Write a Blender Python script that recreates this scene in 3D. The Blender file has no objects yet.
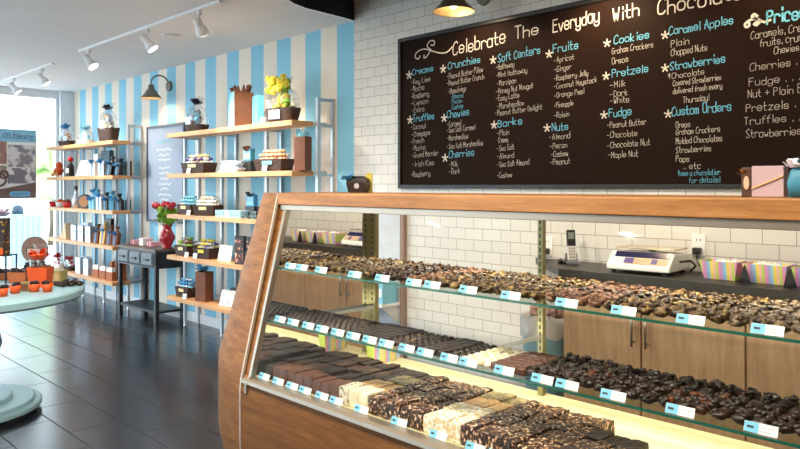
import bpy, bmesh, math, random
from mathutils import Vector, Matrix, Euler, noise as mnoise

random.seed(7)
COL = bpy.context.scene.collection
EYE = 1.45            # camera height
S = math.sqrt(0.5)
PI = math.pi

# ------------------------------------------------------------------ layout helpers
def tt(px): return (px - 400.0) / 700.0
def wx(px, Y):        # world X of a photo column on the vertical plane Y
    t = tt(px); return -Y * (1 - t) / (1 + t)
def ray(px, z):       # ground position of a photo column at optical distance z
    t = tt(px); return (S * z * (-1 + t), S * z * (1 + t))

# ------------------------------------------------------------------ materials
def lin(c):
    return tuple((v / 12.92 if v <= 0.04045 else ((v + 0.055) / 1.055) ** 2.4) for v in c)
def rgb(r, g, b): return lin((r / 255, g / 255, b / 255)) + (1.0,)

class NT:
    def __init__(s, name):
        s.m = bpy.data.materials.new(name); s.m.use_nodes = True
        s.t = s.m.node_tree; s.n = s.t.nodes
        s.b = s.n['Principled BSDF']; s.o = s.n['Material Output']
    def add(s, typ, **kw):
        n = s.n.new(typ)
        for k, v in kw.items():
            if k.startswith('i_'):
                n.inputs[k[2:].replace('_', ' ')].default_value = v
            else: setattr(n, k, v)
        return n
    def link(s, a, b): s.t.links.new(a, b)
    def ramp(s, fac, stops):
        r = s.n.new('ShaderNodeValToRGB'); e = r.color_ramp.elements
        e[0].position, e[0].color = stops[0]; e[1].position, e[1].color = stops[-1]
        for p, c in stops[1:-1]:
            x = e.new(p); x.color = c
        s.link(fac, r.inputs[0]); return r.outputs[0]
    def coords(s, scale=(1, 1, 1), loc=(0, 0, 0), rot=(0, 0, 0), kind='Object'):
        tc = s.n.new('ShaderNodeTexCoord'); mp = s.n.new('ShaderNodeMapping')
        mp.inputs['Scale'].default_value = scale; mp.inputs['Location'].default_value = loc
        mp.inputs['Rotation'].default_value = rot
        s.link(tc.outputs[kind], mp.inputs[0]); return mp.outputs[0]
    def noise(s, vec, scale, detail=3, rough=0.5):
        n = s.n.new('ShaderNodeTexNoise'); n.inputs['Scale'].default_value = scale
        n.inputs['Detail'].default_value = detail; n.inputs['Roughness'].default_value = rough
        if vec is not None: s.link(vec, n.inputs['Vector'])
        return n.outputs['Fac']
    def bump(s, h, strength=0.3, dist=0.01):
        b = s.n.new('ShaderNodeBump'); b.inputs['Strength'].default_value = strength
        b.inputs['Distance'].default_value = dist
        s.link(h, b.inputs['Height']); s.link(b.outputs[0], s.b.inputs['Normal'])

MATS = {}
def plain(name, col, rough=0.5, metal=0.0, var=0.08, nscale=12, coat=0.0, bump=0.0):
    if name in MATS: return MATS[name]
    t = NT(name); v = t.coords()
    n = t.noise(v, nscale)
    c0 = tuple(max(0, x * (1 - var)) for x in col[:3]) + (1,); c1 = tuple(min(1, x * (1 + var)) for x in col[:3]) + (1,)
    t.link(t.ramp(n, [(0.3, c0), (0.7, c1)]), t.b.inputs['Base Color'])
    t.b.inputs['Roughness'].default_value = rough; t.b.inputs['Metallic'].default_value = metal
    t.b.inputs['Coat Weight'].default_value = coat
    if bump: t.bump(n, bump, 0.004)
    MATS[name] = t.m; return t.m

def speckle(name, base, spots, scale=60, lo=0.52, hi=0.58, rough=0.45, extra=None, bump=0.5):
    """two-tone: bits of another colour in a base"""
    if name in MATS: return MATS[name]
    t = NT(name); v = t.coords()
    oi = t.add('ShaderNodeObjectInfo')
    off = t.add('ShaderNodeVectorMath', operation='ADD'); t.link(v, off.inputs[0])
    sc = t.add('ShaderNodeMath', operation='MULTIPLY'); sc.inputs[1].default_value = 7.0
    t.link(oi.outputs['Random'], sc.inputs[0]); t.link(sc.outputs[0], off.inputs[1])
    n = t.noise(off.outputs[0], scale, 2)
    stops = [(lo, base), (hi, spots)]
    if extra: stops.append((hi + 0.08, extra))
    t.link(t.ramp(n, stops), t.b.inputs['Base Color'])
    t.b.inputs['Roughness'].default_value = rough
    t.bump(n, bump, 0.006)
    MATS[name] = t.m; return t.m

def wood(name, c0, c1, c2, scale=(1.2, 14, 14), rough=0.48, coat=0.04):
    if name in MATS: return MATS[name]
    t = NT(name); v = t.coords(scale)
    n1 = t.noise(v, 2.2, 6, 0.6); v2 = t.coords(tuple(x * 4 for x in scale))
    n2 = t.noise(v2, 3.0, 4, 0.7)
    mx = t.add('ShaderNodeMath', operation='MULTIPLY_ADD'); mx.inputs[1].default_value = 0.35
    t.link(n2, mx.inputs[0]); 
    sub = t.add('ShaderNodeMath', operation='MULTIPLY'); sub.inputs[1].default_value = 0.72
    t.link(n1, sub.inputs[0]); t.link(sub.outputs[0], mx.inputs[2])
    t.link(t.ramp(mx.outputs[0], [(0.33, c0), (0.52, c1), (0.72, c2)]), t.b.inputs['Base Color'])
    t.b.inputs['Roughness'].default_value = rough; t.b.inputs['Coat Weight'].default_value = coat
    t.b.inputs['Coat Roughness'].default_value = 0.25
    t.bump(mx.outputs[0], 0.08, 0.002)
    MATS[name] = t.m; return t.m

def clear(name, tint=(1, 1, 1, 1), gloss=0.09, rough=0.02, noisy=False, edge=0.22):
    """thin clear sheet: transparency plus a mirror-like sheen that grows at grazing angles"""
    if name in MATS: return MATS[name]
    t = NT(name); t.n.remove(t.b)
    tr = t.add('ShaderNodeBsdfTransparent'); tr.inputs[0].default_value = tint
    gl = t.add('ShaderNodeBsdfGlossy'); gl.inputs['Roughness'].default_value = rough
    fr = t.add('ShaderNodeLayerWeight'); fr.inputs['Blend'].default_value = 0.12
    mu = t.add('ShaderNodeMath', operation='MULTIPLY_ADD'); mu.inputs[1].default_value = edge; mu.inputs[2].default_value = gloss
    t.link(fr.outputs['Fresnel'], mu.inputs[0])
    mx = t.add('ShaderNodeMixShader')
    fac = mu.outputs[0]
    if noisy:
        n = t.noise(t.coords(), 28, 3); r = t.ramp(n, [(0.45, (0, 0, 0, 1)), (0.62, (1, 1, 1, 1))])
        m2 = t.add('ShaderNodeMath', operation='MULTIPLY_ADD'); m2.inputs[1].default_value = 0.25
        t.link(r, m2.inputs[0]); t.link(fac, m2.inputs[2]); fac = m2.outputs[0]
    t.link(fac, mx.inputs[0]); t.link(tr.outputs[0], mx.inputs[1]); t.link(gl.outputs[0], mx.inputs[2])
    t.link(mx.outputs[0], t.o.inputs['Surface'])
    MATS[name] = t.m; return t.m

def emit(name, col, strength):
    if name in MATS: return MATS[name]
    t = NT(name); t.b.inputs['Base Color'].default_value = col
    t.b.inputs['Emission Color'].default_value = col; t.b.inputs['Emission Strength'].default_value = strength
    MATS[name] = t.m; return t.m

def stripe_wall():
    t = NT('striped wall paint'); tc = t.add('ShaderNodeTexCoord'); sp = t.add('ShaderNodeSeparateXYZ')
    t.link(tc.outputs['Object'], sp.inputs[0])
    a = t.add('ShaderNodeMath', operation='ADD'); a.inputs[1].default_value = 4.277; t.link(sp.outputs[0], a.inputs[0])
    d = t.add('ShaderNodeMath', operation='DIVIDE'); d.inputs[1].default_value = 0.429; t.link(a.outputs[0], d.inputs[0])
    f = t.add('ShaderNodeMath', operation='FRACT'); t.link(d.outputs[0], f.inputs[0])
    g = t.add('ShaderNodeMath', operation='GREATER_THAN'); g.inputs[1].default_value = 0.5; t.link(f.outputs[0], g.inputs[0])
    mx = t.add('ShaderNodeMix', data_type='RGBA')
    t.link(g.outputs[0], mx.inputs['Factor'])
    mx.inputs['A'].default_value = rgb(232, 222, 208); mx.inputs['B'].default_value = rgb(132, 196, 222)
    t.link(mx.outputs['Result'], t.b.inputs['Base Color']); t.b.inputs['Roughness'].default_value = 0.55
    return t.m

def tile_wall():
    t = NT('white subway tile'); tc = t.add('ShaderNodeTexCoord'); sp = t.add('ShaderNodeSeparateXYZ')
    t.link(tc.outputs['Object'], sp.inputs[0])
    ax = t.add('ShaderNodeMath', operation='ADD'); ax.inputs[1].default_value = -0.0373; t.link(sp.outputs[0], ax.inputs[0])
    az = t.add('ShaderNodeMath', operation='ADD'); az.inputs[1].default_value = -0.0095; t.link(sp.outputs[2], az.inputs[0])
    cb = t.add('ShaderNodeCombineXYZ'); t.link(ax.outputs[0], cb.inputs[0]); t.link(az.outputs[0], cb.inputs[1])
    br = t.add('ShaderNodeTexBrick'); t.link(cb.outputs[0], br.inputs['Vector'])
    br.offset = 0.5; br.inputs['Scale'].default_value = 1.0
    br.inputs['Brick Width'].default_value = 0.1536; br.inputs['Row Height'].default_value = 0.0768
    br.inputs['Mortar Size'].default_value = 0.0017; br.inputs['Mortar Smooth'].default_value = 0.25
    br.inputs['Color1'].default_value = rgb(228, 224, 217); br.inputs['Color2'].default_value = rgb(221, 217, 211)
    br.inputs['Mortar'].default_value = rgb(128, 122, 116)
    t.link(br.outputs['Color'], t.b.inputs['Base Color'])
    t.b.inputs['Roughness'].default_value = 0.3
    inv = t.add('ShaderNodeMath', operation='SUBTRACT'); inv.inputs[0].default_value = 1.0; t.link(br.outputs['Fac'], inv.inputs[1])
    t.bump(inv.outputs[0], 0.35, 0.003)
    return t.m

def slate_floor():
    t = NT('dark slate floor tile'); tc = t.add('ShaderNodeTexCoord')
    mp = t.add('ShaderNodeMapping'); mp.inputs['Location'].default_value = (9.48, 0.262 + 3.0, 0)
    t.link(tc.outputs['Object'], mp.inputs[0])
    br = t.add('ShaderNodeTexBrick'); t.link(mp.outputs[0], br.inputs['Vector'])
    br.offset = 0.5; br.inputs['Scale'].default_value = 1.0
    br.inputs['Brick Width'].default_value = 0.61; br.inputs['Row Height'].default_value = 0.30
    br.inputs['Mortar Size'].default_value = 0.004; br.inputs['Mortar Smooth'].default_value = 0.1
    br.inputs['Color1'].default_value = rgb(42, 45, 56); br.inputs['Color2'].default_value = rgb(36, 39, 49)
    br.inputs['Mortar'].default_value = rgb(24, 24, 28)
    n = t.noise(tc.outputs['Object'], 5, 6, 0.65)
    mx = t.add('ShaderNodeMix', data_type='RGBA', blend_type='MULTIPLY'); mx.inputs['Factor'].default_value = 0.55
    t.link(br.outputs['Color'], mx.inputs['A'])
    t.link(t.ramp(n, [(0.3, (0.6, 0.6, 0.6, 1)), (0.7, (1.2, 1.2, 1.2, 1))]), mx.inputs['B'])
    t.link(mx.outputs['Result'], t.b.inputs['Base Color'])
    rg = t.ramp(br.outputs['Fac'], [(0.0, (0.21, 0.21, 0.21, 1)), (1.0, (0.8, 0.8, 0.8, 1))]); t.link(rg, t.b.inputs['Roughness']); t.b.inputs['Specular IOR Level'].default_value = 0.55
    inv = t.add('ShaderNodeMath', operation='MULTIPLY_ADD'); inv.inputs[1].default_value = -1.0; t.link(br.outputs['Fac'], inv.inputs[0]); t.link(n, inv.inputs[2])
    t.bump(inv.outputs[0], 0.12, 0.003)
    return t.m

def bands(name, cols, width, axis=0, rough=0.5):
    """printed stripes of several colours across a sheet"""
    if name in MATS: return MATS[name]
    t = NT(name); tc = t.add('ShaderNodeTexCoord'); sp = t.add('ShaderNodeSeparateXYZ'); t.link(tc.outputs['Object'], sp.inputs[0])
    d = t.add('ShaderNodeMath', operation='DIVIDE'); d.inputs[1].default_value = width * len(cols); t.link(sp.outputs[axis], d.inputs[0])
    f = t.add('ShaderNodeMath', operation='FRACT'); t.link(d.outputs[0], f.inputs[0])
    r = t.n.new('ShaderNodeValToRGB'); r.color_ramp.interpolation = 'CONSTANT'; e = r.color_ramp.elements
    e[0].position = 0; e[0].color = cols[0]; e[1].position = 1 / len(cols); e[1].color = cols[1]
    for i in range(2, len(cols)):
        x = e.new(i / len(cols)); x.color = cols[i]
    t.link(f.outputs[0], r.inputs[0]); t.link(r.outputs[0], t.b.inputs['Base Color']); t.b.inputs['Roughness'].default_value = rough
    MATS[name] = t.m; return t.m

# palette
WHITE = plain('white paint', rgb(236, 236, 238), 0.5, var=0.02)
CEIL = plain('ceiling paint', rgb(238, 236, 238), 0.8, var=0.015, nscale=2)
NAVY = plain('navy paint', rgb(20, 26, 44), 0.6)
OAK = wood('honey oak veneer', rgb(118, 76, 32), rgb(154, 104, 54), rgb(182, 130, 78))
OAK_SHADED = wood('shaded oak front veneer', rgb(88, 50, 14), rgb(120, 74, 24), rgb(148, 98, 42), rough=0.6, coat=0.0)  # same oak as the counter, its colour darkened for shade on the lower front
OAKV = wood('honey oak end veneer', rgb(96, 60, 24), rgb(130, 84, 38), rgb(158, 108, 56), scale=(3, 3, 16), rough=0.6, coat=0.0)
SHELFW = wood('pale oak shelf board', rgb(178, 126, 80), rgb(208, 156, 104), rgb(222, 176, 126))
CABW = wood('grey oak cabinet', rgb(166, 128, 98), rgb(196, 158, 124), rgb(212, 176, 144), scale=(14, 14, 1.1), coat=0.05)
STEEL = plain('brushed steel', rgb(200, 200, 202), 0.28, 1.0, 0.04)
GALV = plain('silver painted steel', rgb(196, 204, 212), 0.35, 0.55, 0.03)
OLIVE = plain('olive brass post', rgb(150, 144, 104), 0.35, 0.5, 0.05)
BLACKM = plain('black painted metal', rgb(28, 28, 32), 0.4, 0.1)
GREYM = plain('grey painted metal', rgb(96, 106, 116), 0.45, 0.2)
BLACKP = plain('black plastic', rgb(22, 22, 24), 0.35)
CREAM = plain('cream laminate', rgb(240, 232, 188), 0.45, var=0.02)
STONE = plain('charcoal worktop', rgb(34, 30, 28), 0.4, var=0.15, nscale=40)
TRIM = plain('satin bronze trim', rgb(176, 164, 150), 0.42, 0.9, 0.04)
MIRROR = plain('mirror', (0.9, 0.9, 0.9, 1), 0.02, 1.0, 0.0)
GLASS = clear('clear pane', (0.97, 0.985, 0.98, 1), 0.002, edge=0.09)
SHELFG = clear('shelf glass', (0.93, 0.97, 0.95, 1), 0.05)
CELLO = clear('cellophane', (0.96, 0.97, 0.98, 1), 0.08, 0.12, True)
GEDGE = plain('green glass edge', rgb(30, 96, 80), 0.12, var=0.1, coat=0.5)
BOARD = plain('blackboard paint', rgb(30, 17, 10), 0.6, var=0.12, nscale=3); BOARD.node_tree.nodes['Principled BSDF'].inputs['Specular IOR Level'].default_value = 0.06
BFRAME = plain('black frame', rgb(18, 16, 16), 0.4)
CHALKW = plain('white chalk', rgb(205, 198, 188), 0.9, var=0.25, nscale=120)
CHALKB = plain('blue chalk', rgb(104, 182, 210), 0.9, var=0.2, nscale=120)
PAPER = plain('white card', rgb(244, 244, 242), 0.6, var=0.02)
TAGB = plain('tag blue', rgb(120, 190, 224), 0.5, var=0.03)
INK = plain('dark ink', rgb(50, 56, 68), 0.6, var=0.05)
GREYINK = plain('grey ink', rgb(170, 168, 172), 0.6, var=0.05)
DKBASK = plain('dark brown wicker', rgb(58, 38, 30), 0.6, var=0.3, nscale=60, bump=0.5)
BROWNP = plain('brown paper', rgb(112, 66, 42), 0.65, var=0.15)
BLUEP = plain('light blue paper', rgb(130, 200, 224), 0.55, var=0.05)
TEALP = plain('teal paper', rgb(46, 120, 146), 0.5, var=0.08)
AQUAM = plain('pale aqua paint', rgb(150, 190, 204), 0.4, var=0.03)
ORANGE = plain('orange paper', rgb(216, 82, 22), 0.5, var=0.1)
RED = plain('red gloss', rgb(190, 20, 34), 0.25, var=0.15)
GREEN = plain('leaf green', rgb(128, 176, 40), 0.55, var=0.3)
SILVERP = plain('silver foil', rgb(206, 210, 226), 0.25, 0.6, 0.1)
PINK = plain('pink tissue', rgb(232, 176, 190), 0.7, var=0.15)
YELLOW = plain('yellow petals', rgb(226, 210, 70), 0.6, var=0.25, nscale=50)
PEACH = plain('peach petals', rgb(240, 176, 140), 0.6, var=0.25, nscale=50)
RIBB = plain('blue satin ribbon', rgb(60, 150, 214), 0.35, var=0.1)
RIBK = plain('dark satin ribbon', rgb(40, 42, 54), 0.35, var=0.2)
BRONZE = plain('aged bronze', rgb(128, 122, 112), 0.42, 0.5, 0.15)
WARMIN = plain('enamel shade lining', rgb(250, 216, 160), 0.5, var=0.02)

plain('cream label', rgb(236, 216, 160), 0.5); plain('purple wrap', rgb(96, 70, 150), .4)
# ------------------------------------------------------------------ mesh builder
class MB:
    def __init__(s): s.bm = bmesh.new()
    def box(s, x0, x1, y0, y1, z0, z1, mat=None):
        vs = [s.bm.verts.new((x, y, z)) for x in (x0, x1) for y in (y0, y1) for z in (z0, z1)]
        if mat is not None:
            for v in vs: v.co = mat @ v.co
        for f in ((0, 1, 3, 2), (4, 6, 7, 5), (0, 4, 5, 1), (2, 3, 7, 6), (0, 2, 6, 4), (1, 5, 7, 3)):
            s.bm.faces.new([vs[i] for i in f])
        return s
    def rings(s, rings, close=True, cap=True):
        R = [[s.bm.verts.new(p) for p in r] for r in rings]
        n = len(R[0]); m = n if close else n - 1
        for a, b in zip(R, R[1:]):
            for i in range(m):
                s.bm.faces.new((a[i], a[(i + 1) % n], b[(i + 1) % n], b[i]))
        if cap and close:
            s.bm.faces.new(list(reversed(R[0]))); s.bm.faces.new(R[-1])
        return s
    def lathe(s, prof, n=20, c=(0, 0, 0), cap=True, rot=None, sq=1.0):
        rr = []
        for r, z in prof:
            ring = []
            for i in range(n):
                a = 2 * PI * i / n
                p = Vector((r * math.cos(a), r * math.sin(a) * sq, z))
                if rot is not None: p = rot @ p
                ring.append(p + Vector(c))
            rr.append(ring)
        return s.rings(rr, True, cap)
    def cyl(s, p0, p1, r0, r1=None, n=10, cap=True):
        r1 = r0 if r1 is None else r1
        p0, p1 = Vector(p0), Vector(p1); d = (p1 - p0)
        q = d.to_track_quat('Z', 'Y').to_matrix()
        return s.rings([[p0 + q @ Vector((r * math.cos(2 * PI * i / n), r * math.sin(2 * PI * i / n), h)) for i in range(n)] for r, h in ((r0, 0), (r1, d.length))], True, cap)
    def tube(s, pts, r, n=8, taper=None):
        pts = [Vector(p) for p in pts]; rr = []
        for i, p in enumerate(pts):
            d = (pts[min(i + 1, len(pts) - 1)] - pts[max(i - 1, 0)]).normalized()
            q = d.to_track_quat('Z', 'Y').to_matrix(); rad = r if taper is None else r * taper[i]
            rr.append([p + q @ Vector((rad * math.cos(2 * PI * k / n), rad * math.sin(2 * PI * k / n), 0)) for k in range(n)])
        return s.rings(rr)
    def prism(s, poly, h0, h1, axis='Z'):
        def P(a, b, h):
            return (a, b, h) if axis == 'Z' else ((h, a, b) if axis == 'X' else (a, h, b))
        return s.rings([[P(a, b, h0) for a, b in poly], [P(a, b, h1) for a, b in poly]])
    def blob(s, c, r, seed=0, amp=0.25, freq=2.0, sub=2, sc=(1, 1, 1), flat=None):
        t = bmesh.new(); bmesh.ops.create_icosphere(t, subdivisions=sub, radius=1.0)
        idx = {}
        for v in t.verts:
            k = 1 + amp * mnoise.noise(v.co * freq + Vector((seed * 3.7, seed * 1.3, seed * 2.1)))
            p = Vector((v.co.x * sc[0], v.co.y * sc[1], v.co.z * sc[2])) * r * k
            if flat is not None: p.z = max(p.z, flat)
            idx[v] = s.bm.verts.new(p + Vector(c))
        for f in t.faces: s.bm.faces.new([idx[v] for v in f.verts])
        t.free(); return s
    def build(s, name, mat, parent=None, smooth=False, bevel=0.0, seg=2, loc=None):
        bmesh.ops.recalc_face_normals(s.bm, faces=s.bm.faces)
        me = bpy.data.meshes.new(name); s.bm.to_mesh(me); s.bm.free()
        me.materials.append(mat)
        if smooth:
            for p in me.polygons: p.use_smooth = True
        o = bpy.data.objects.new(name, me); COL.objects.link(o)
        if parent is not None: o.parent = parent
        if loc is not None: o.location = loc
        if bevel:
            b = o.modifiers.new('b', 'BEVEL'); b.width = bevel; b.segments = seg; b.limit_method = 'ANGLE'
        return o

def tag(o, label, cat, group=None):
    o['label'] = label; o['category'] = cat
    if group: o['group'] = group
    return o
def thing(name, label, cat, loc=(0, 0, 0), rz=0.0, group=None):
    o = bpy.data.objects.new(name, None); COL.objects.link(o); o.empty_display_size = 0.05
    o.location = loc; o.rotation_euler = (0, 0, rz); return tag(o, label, cat, group)
def struct(o): o['kind'] = 'structure'; return o
KIDS = {}
def copy_tree(o, loc=None, rz=None, label=None, group=None):
    c = o.copy(); COL.objects.link(c)
    if loc is not None: c.location = loc
    if rz is not None: c.rotation_euler = (0, 0, rz)
    if label: c['label'] = label
    if group: c['group'] = group
    for ch in list(o.children):
        d = ch.copy(); COL.objects.link(d); d.parent = c
        for g in list(ch.children):
            e = g.copy(); COL.objects.link(e); e.parent = d
    return c
def light(kind, name, loc, energy, color, parent=None, target=None, **kw):
    d = bpy.data.lights.new(name, kind); d.energy = energy; d.color = color
    for k, v in kw.items(): setattr(d, k, v)
    o = bpy.data.objects.new(name, d); COL.objects.link(o)
    o.location = loc
    if target is not None:
        o.rotation_euler = (Vector(target) - Vector(loc)).to_track_quat('-Z', 'Y').to_euler()
    if parent is not None:
        o.parent = parent; o.matrix_parent_inverse = Matrix.Translation(parent.location).inverted()
    return o

# ================================================================== SETTING
WY = 3.75      # back wall plane
LX = -10.35    # window wall plane
CH = 2.79      # low ceiling
CX = -4.277    # where stripes meet tile
struct(MB().box(LX, 2.2, -3.2, WY, -0.05, 0.0).build('floor', slate_floor()))
struct(MB().box(LX, CX, WY, WY + 0.12, 0, CH).build('wall_back_striped', stripe_wall()))
struct(MB().box(CX, 2.2, WY, WY + 0.12, 0, 3.6).build('wall_back_tiled', tile_wall()))
# white low ceiling with a rounded corner around the recess above the counter
edge = [(CX, WY), (-4.262, 3.6), (-4.25, 3.4), (-4.235, 3.23), (-4.195, 3.10), (-4.12, 2.97), (-4.0, 2.85), (-3.83, 2.75), (-3.6, 2.69), (-3.3, 2.67), (2.2, 2.67)]
struct(MB().prism([(LX, WY), (LX, -3.2), (2.2, -3.2)] + list(reversed(edge)), CH, CH + 0.004).build('ceiling', CEIL))
m = MB()
m.rings([[(x, y, z) for x, y in edge] for z in (CH + 0.0045, 3.6)], close=False)
struct(m.build('trim_1', NAVY))
struct(MB().box(CX, 2.2, 2.67, WY + 0.12, 3.601, 3.66).build('ceiling_recess', NAVY))
# window wall on the left: pilaster by the corner, head, low sill and the big pane
struct(MB().box(LX - 0.15, LX, 3.57, WY + 0.12, 0, CH).build('wall_left', WHITE))
struct(MB().box(LX - 0.02, LX + 0.06, 3.57, WY, 0.0, CH).build('trim_2', plain('pale blue grey paint', rgb(226, 236, 244), 0.5)))
struct(MB().box(LX - 0.15, LX, -3.2, 3.569, 2.72, CH).build('wall_left_head', WHITE))
w = struct(MB().box(LX - 0.06, LX - 0.05, -3.2, 3.53, 0.05, 2.68).build('window_1', GLASS))
m = MB(); m.box(LX - 0.1, LX - 0.01, 3.53, 3.569, 0, 2.72).box(LX - 0.1, LX - 0.01, -3.2, 3.53, 2.68, 2.72).box(LX - 0.1, LX - 0.01, -3.2, 3.53, 0, 0.05)
for y in (1.6, -0.6): m.box(LX - 0.1, LX - 0.01, y - 0.03, y + 0.03, 0.05, 2.68)
m.build('window_frame', WHITE, w)
struct(MB().prism([(-32, -14), (6, -14), (6, -3.36), (LX - 0.16, -3.36), (LX - 0.16, 22), (-32, 22)], -0.06, -0.01).build('ground_outside', plain('pale concrete paving', rgb(220, 220, 216), 0.8, var=0.05, nscale=3)))
m = MB(); m.box(LX + 0.07, CX, WY - 0.012, WY - 0.001, 0, 0.1)
struct(m.build('baseboard_back', WHITE))

# the shop's street side behind the viewpoint: solid by the counter, glazed towards the window wall
struct(MB().box(-4.6, 2.35, -3.35, -3.2, 0, CH).build('wall_front', plain('taupe paint', rgb(112, 98, 86), 0.7, var=0.03)))
struct(MB().box(LX - 0.15, -4.6, -3.35, -3.2, 2.5, CH).build('wall_front_head', WHITE))
struct(MB().box(2.2, 2.35, -3.2, WY + 0.12, 0, 3.6).build('wall_right', MATS['taupe paint']))
w2 = struct(MB().box(LX - 0.1, -4.62, -3.27, -3.26, 0.02, 2.49).build('window_2', GLASS))
m = MB()
for x in (-8.9, -7.45, -6.0): m.box(x - 0.03, x + 0.03, -3.31, -3.22, 0.02, 2.49)
m.build('window_frame', WHITE, w2)
# ================================================================== OUTSIDE
b = thing('litter_bin', 'pale blue-grey bin with dark domed lid standing outside the window', 'bin', (-14.2, 4.25, -0.01))
m = MB(); m.box(-0.25, 0.25, -0.27, 0.27, 0, 0.95)
for k in range(6): m.box(0.25, 0.265, -0.25 + k * 0.09, -0.2 + k * 0.09, 0.1, 0.9)
m.build('bin_body', plain('pale blue metal', rgb(150, 182, 204), 0.5), b, bevel=0.01)
MB().lathe([(0.001, 0.17), (0.05, 0.16), (0.09, 0.12), (0.1, 0.06), (0.1, 0.0)][::-1], 18, (0, -0.08, 0.951)).build('bin_lid', plain('dark slate plastic', rgb(40, 60, 78), 0.4), b, smooth=True)
t = thing('street_tree', 'pale green leafy tree outside the shop window', 'tree', (-18.5, 6.2, -0.01))
MB().tube([(0, 0, 0), (0.03, 0.02, 0.9), (-0.02, 0, 1.8)], 0.08, 8, [1.2, 1, 0.7]).build('trunk', plain('bark', rgb(110, 96, 80), 0.8, var=0.3), t, smooth=True)
m = MB(); rnd = random.Random(3)
for k in range(16):
    a = rnd.random() * 6.28; rr = rnd.random() * 0.5
    m.blob((rr * math.cos(a), rr * math.sin(a), 1.5 + rnd.random() * 1.0), 0.24 + 0.14 * rnd.random(), k, 0.6, 3, 2)
m.build('foliage', plain('pale foliage', rgb(176, 206, 140), 0.7, var=0.35, nscale=9, bump=0.8), t)

# ================================================================== WINDOW POSTER
ps = thing('window_poster', 'poster of chocolate photographs hung against the bright window', 'poster', (LX + 0.02, 2.3, 1.29))  # print colours below are paled to carry the window glare
# local axes: y runs right, z up
PW, PH = 0.965, 0.93
MB().box(-0.006, 0, 0, PW, 0, PH).build('poster_sheet', PAPER, ps)
MB().box(0.0005, 0.0015, 0, PW, PH - 0.17, PH).build('header_band', plain('poster pale blue', rgb(150, 205, 232), 0.5), ps)
MB().rings([[(x, y, z) for y, z in ((0, 0), (PW, 0), (PW, 0.22), (0.5, 0.12), (0, 0.10))] for x in (0.0022, 0.003)]).build('footer_band', plain('poster brown', rgb(126, 102, 98), 0.5), ps)
def panel(y0, y1, z0, z1, mat, nm='photograph'):
    return MB().box(0.0005, 0.0016, y0, y1, z0, z1).build(nm, mat, ps)
panel(0.01, 0.30, 0.42, 0.74, speckle('photo of brown caramels', rgb(172, 126, 106), rgb(216, 178, 156), 9, 0.45, 0.6))
panel(0.31, 0.60, 0.46, 0.76, speckle('photo of red-brown bark', rgb(160, 120, 110), rgb(220, 170, 148), 8, 0.45, 0.6))
panel(0.61, PW - 0.005, 0.42, 0.72, speckle('photo of truffles', rgb(146, 138, 148), rgb(228, 222, 222), 9, 0.46, 0.56))
panel(0.01, 0.60, 0.26, 0.44, speckle('photo of nut clusters', rgb(160, 144, 128), rgb(232, 222, 200), 11, 0.42, 0.56))
panel(0.61, PW - 0.005, 0.2, 0.41, speckle('photo of dark pieces', rgb(136, 130, 140), rgb(238, 236, 236), 8, 0.48, 0.58))
m = MB()
for cy, cz, r in ((0.50, 0.25, 0.085), (0.44, 0.32, 0.05), (0.56, 0.32, 0.05)):
    m.tube([(0.008, cy + r * math.cos(a * PI / 8), cz + r * math.sin(a * PI / 8)) for a in range(17)], 0.014, 6)
m.build('pretzel_print', plain('chocolate brown', rgb(112, 84, 80), 0.5), ps, smooth=True)
m = MB(); m.rings([[(x, 0.76 + 0.13 * math.copysign(abs(math.cos(a)) ** 0.5, math.cos(a)), 0.06 + 0.038 * math.copysign(abs(math.sin(a)) ** 0.5, math.sin(a))) for a in [2 * PI * i / 28 for i in range(28)]] for x in (0.0034, 0.0042)])
m.build('logo_badge', plain('badge blue', rgb(120, 196, 232), 0.5), ps)

# ------------------------------------------------------------------ hand lettering: single-stroke alphabet, ribbons of chalk
F = {'a': "4536160503123243 4642", 'b': "0902 0516364543321203", 'c': "45361605031232", 'd': "4942 4536160503123243", 'e': "04444536160503123243",
 'f': "39281712 0636", 'g': "4536160503123243 4641301001", 'h': "0902 0516364542", 'i': "1612 1819", 'j': "26211001 2829", 'k': "0902 360432", 'l': "1912",
 'm': "0602 05162522 25364542", 'n': "0602 0516364542", 'o': "160503123243453616", 'p': "0600 0516364543321203", 'q': "4640 4536160503123243", 'r': "0602 05163645",
 's': "4536160514344332120 3", 't': "19132232 0636", 'u': "0603123243 4642", 'v': "062246", 'w': "0612243246", 'x': "0642 4602", 'y': "0603123243 4641301001", 'z': "06460242",
 'A': "022942 0535", 'B': "0902 092938472606 2635443202", 'C': "4839180603123243", 'D': "0902 092947442202", 'E': "49090242 0636", 'F': "490902 0636", 'G': "483918060312324345 4525",
 'H': "0902 4942 0646", 'I': "2922", 'J': "4943321203", 'K': "0902 4906 0642", 'L': "090242", 'M': "0209254942", 'N': "02094249", 'O': "190803123243483919",
 'P': "0902 093948473606", 'Q': "190803123243483919 2442", 'R': "0902 093948473606 1642", 'S': "48391807163443321203", 'T': "0949 2922", 'U': "090312324349",
 'V': "092249", 'W': "0912263249", 'X': "0942 4902", 'Y': "092549 2522", 'Z': "09490242", '-': "0535", '.': "1213", ',': "1311", '!': "1914 1312", '+': "0545 2723", "'": "1918",
 '*': "2922 0737 0835 0538"}
F['s'] = "45361605143443321203"
SHARP = set("AEFHIKLMNTVWXYZvwxzk*-+.!")
def strokes(ch):
    out = []
    for st in F.get(ch, "").split():
        out.append([(int(st[i]), int(st[i + 1]) - 2) for i in range(0, len(st), 2)])
    return out
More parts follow.
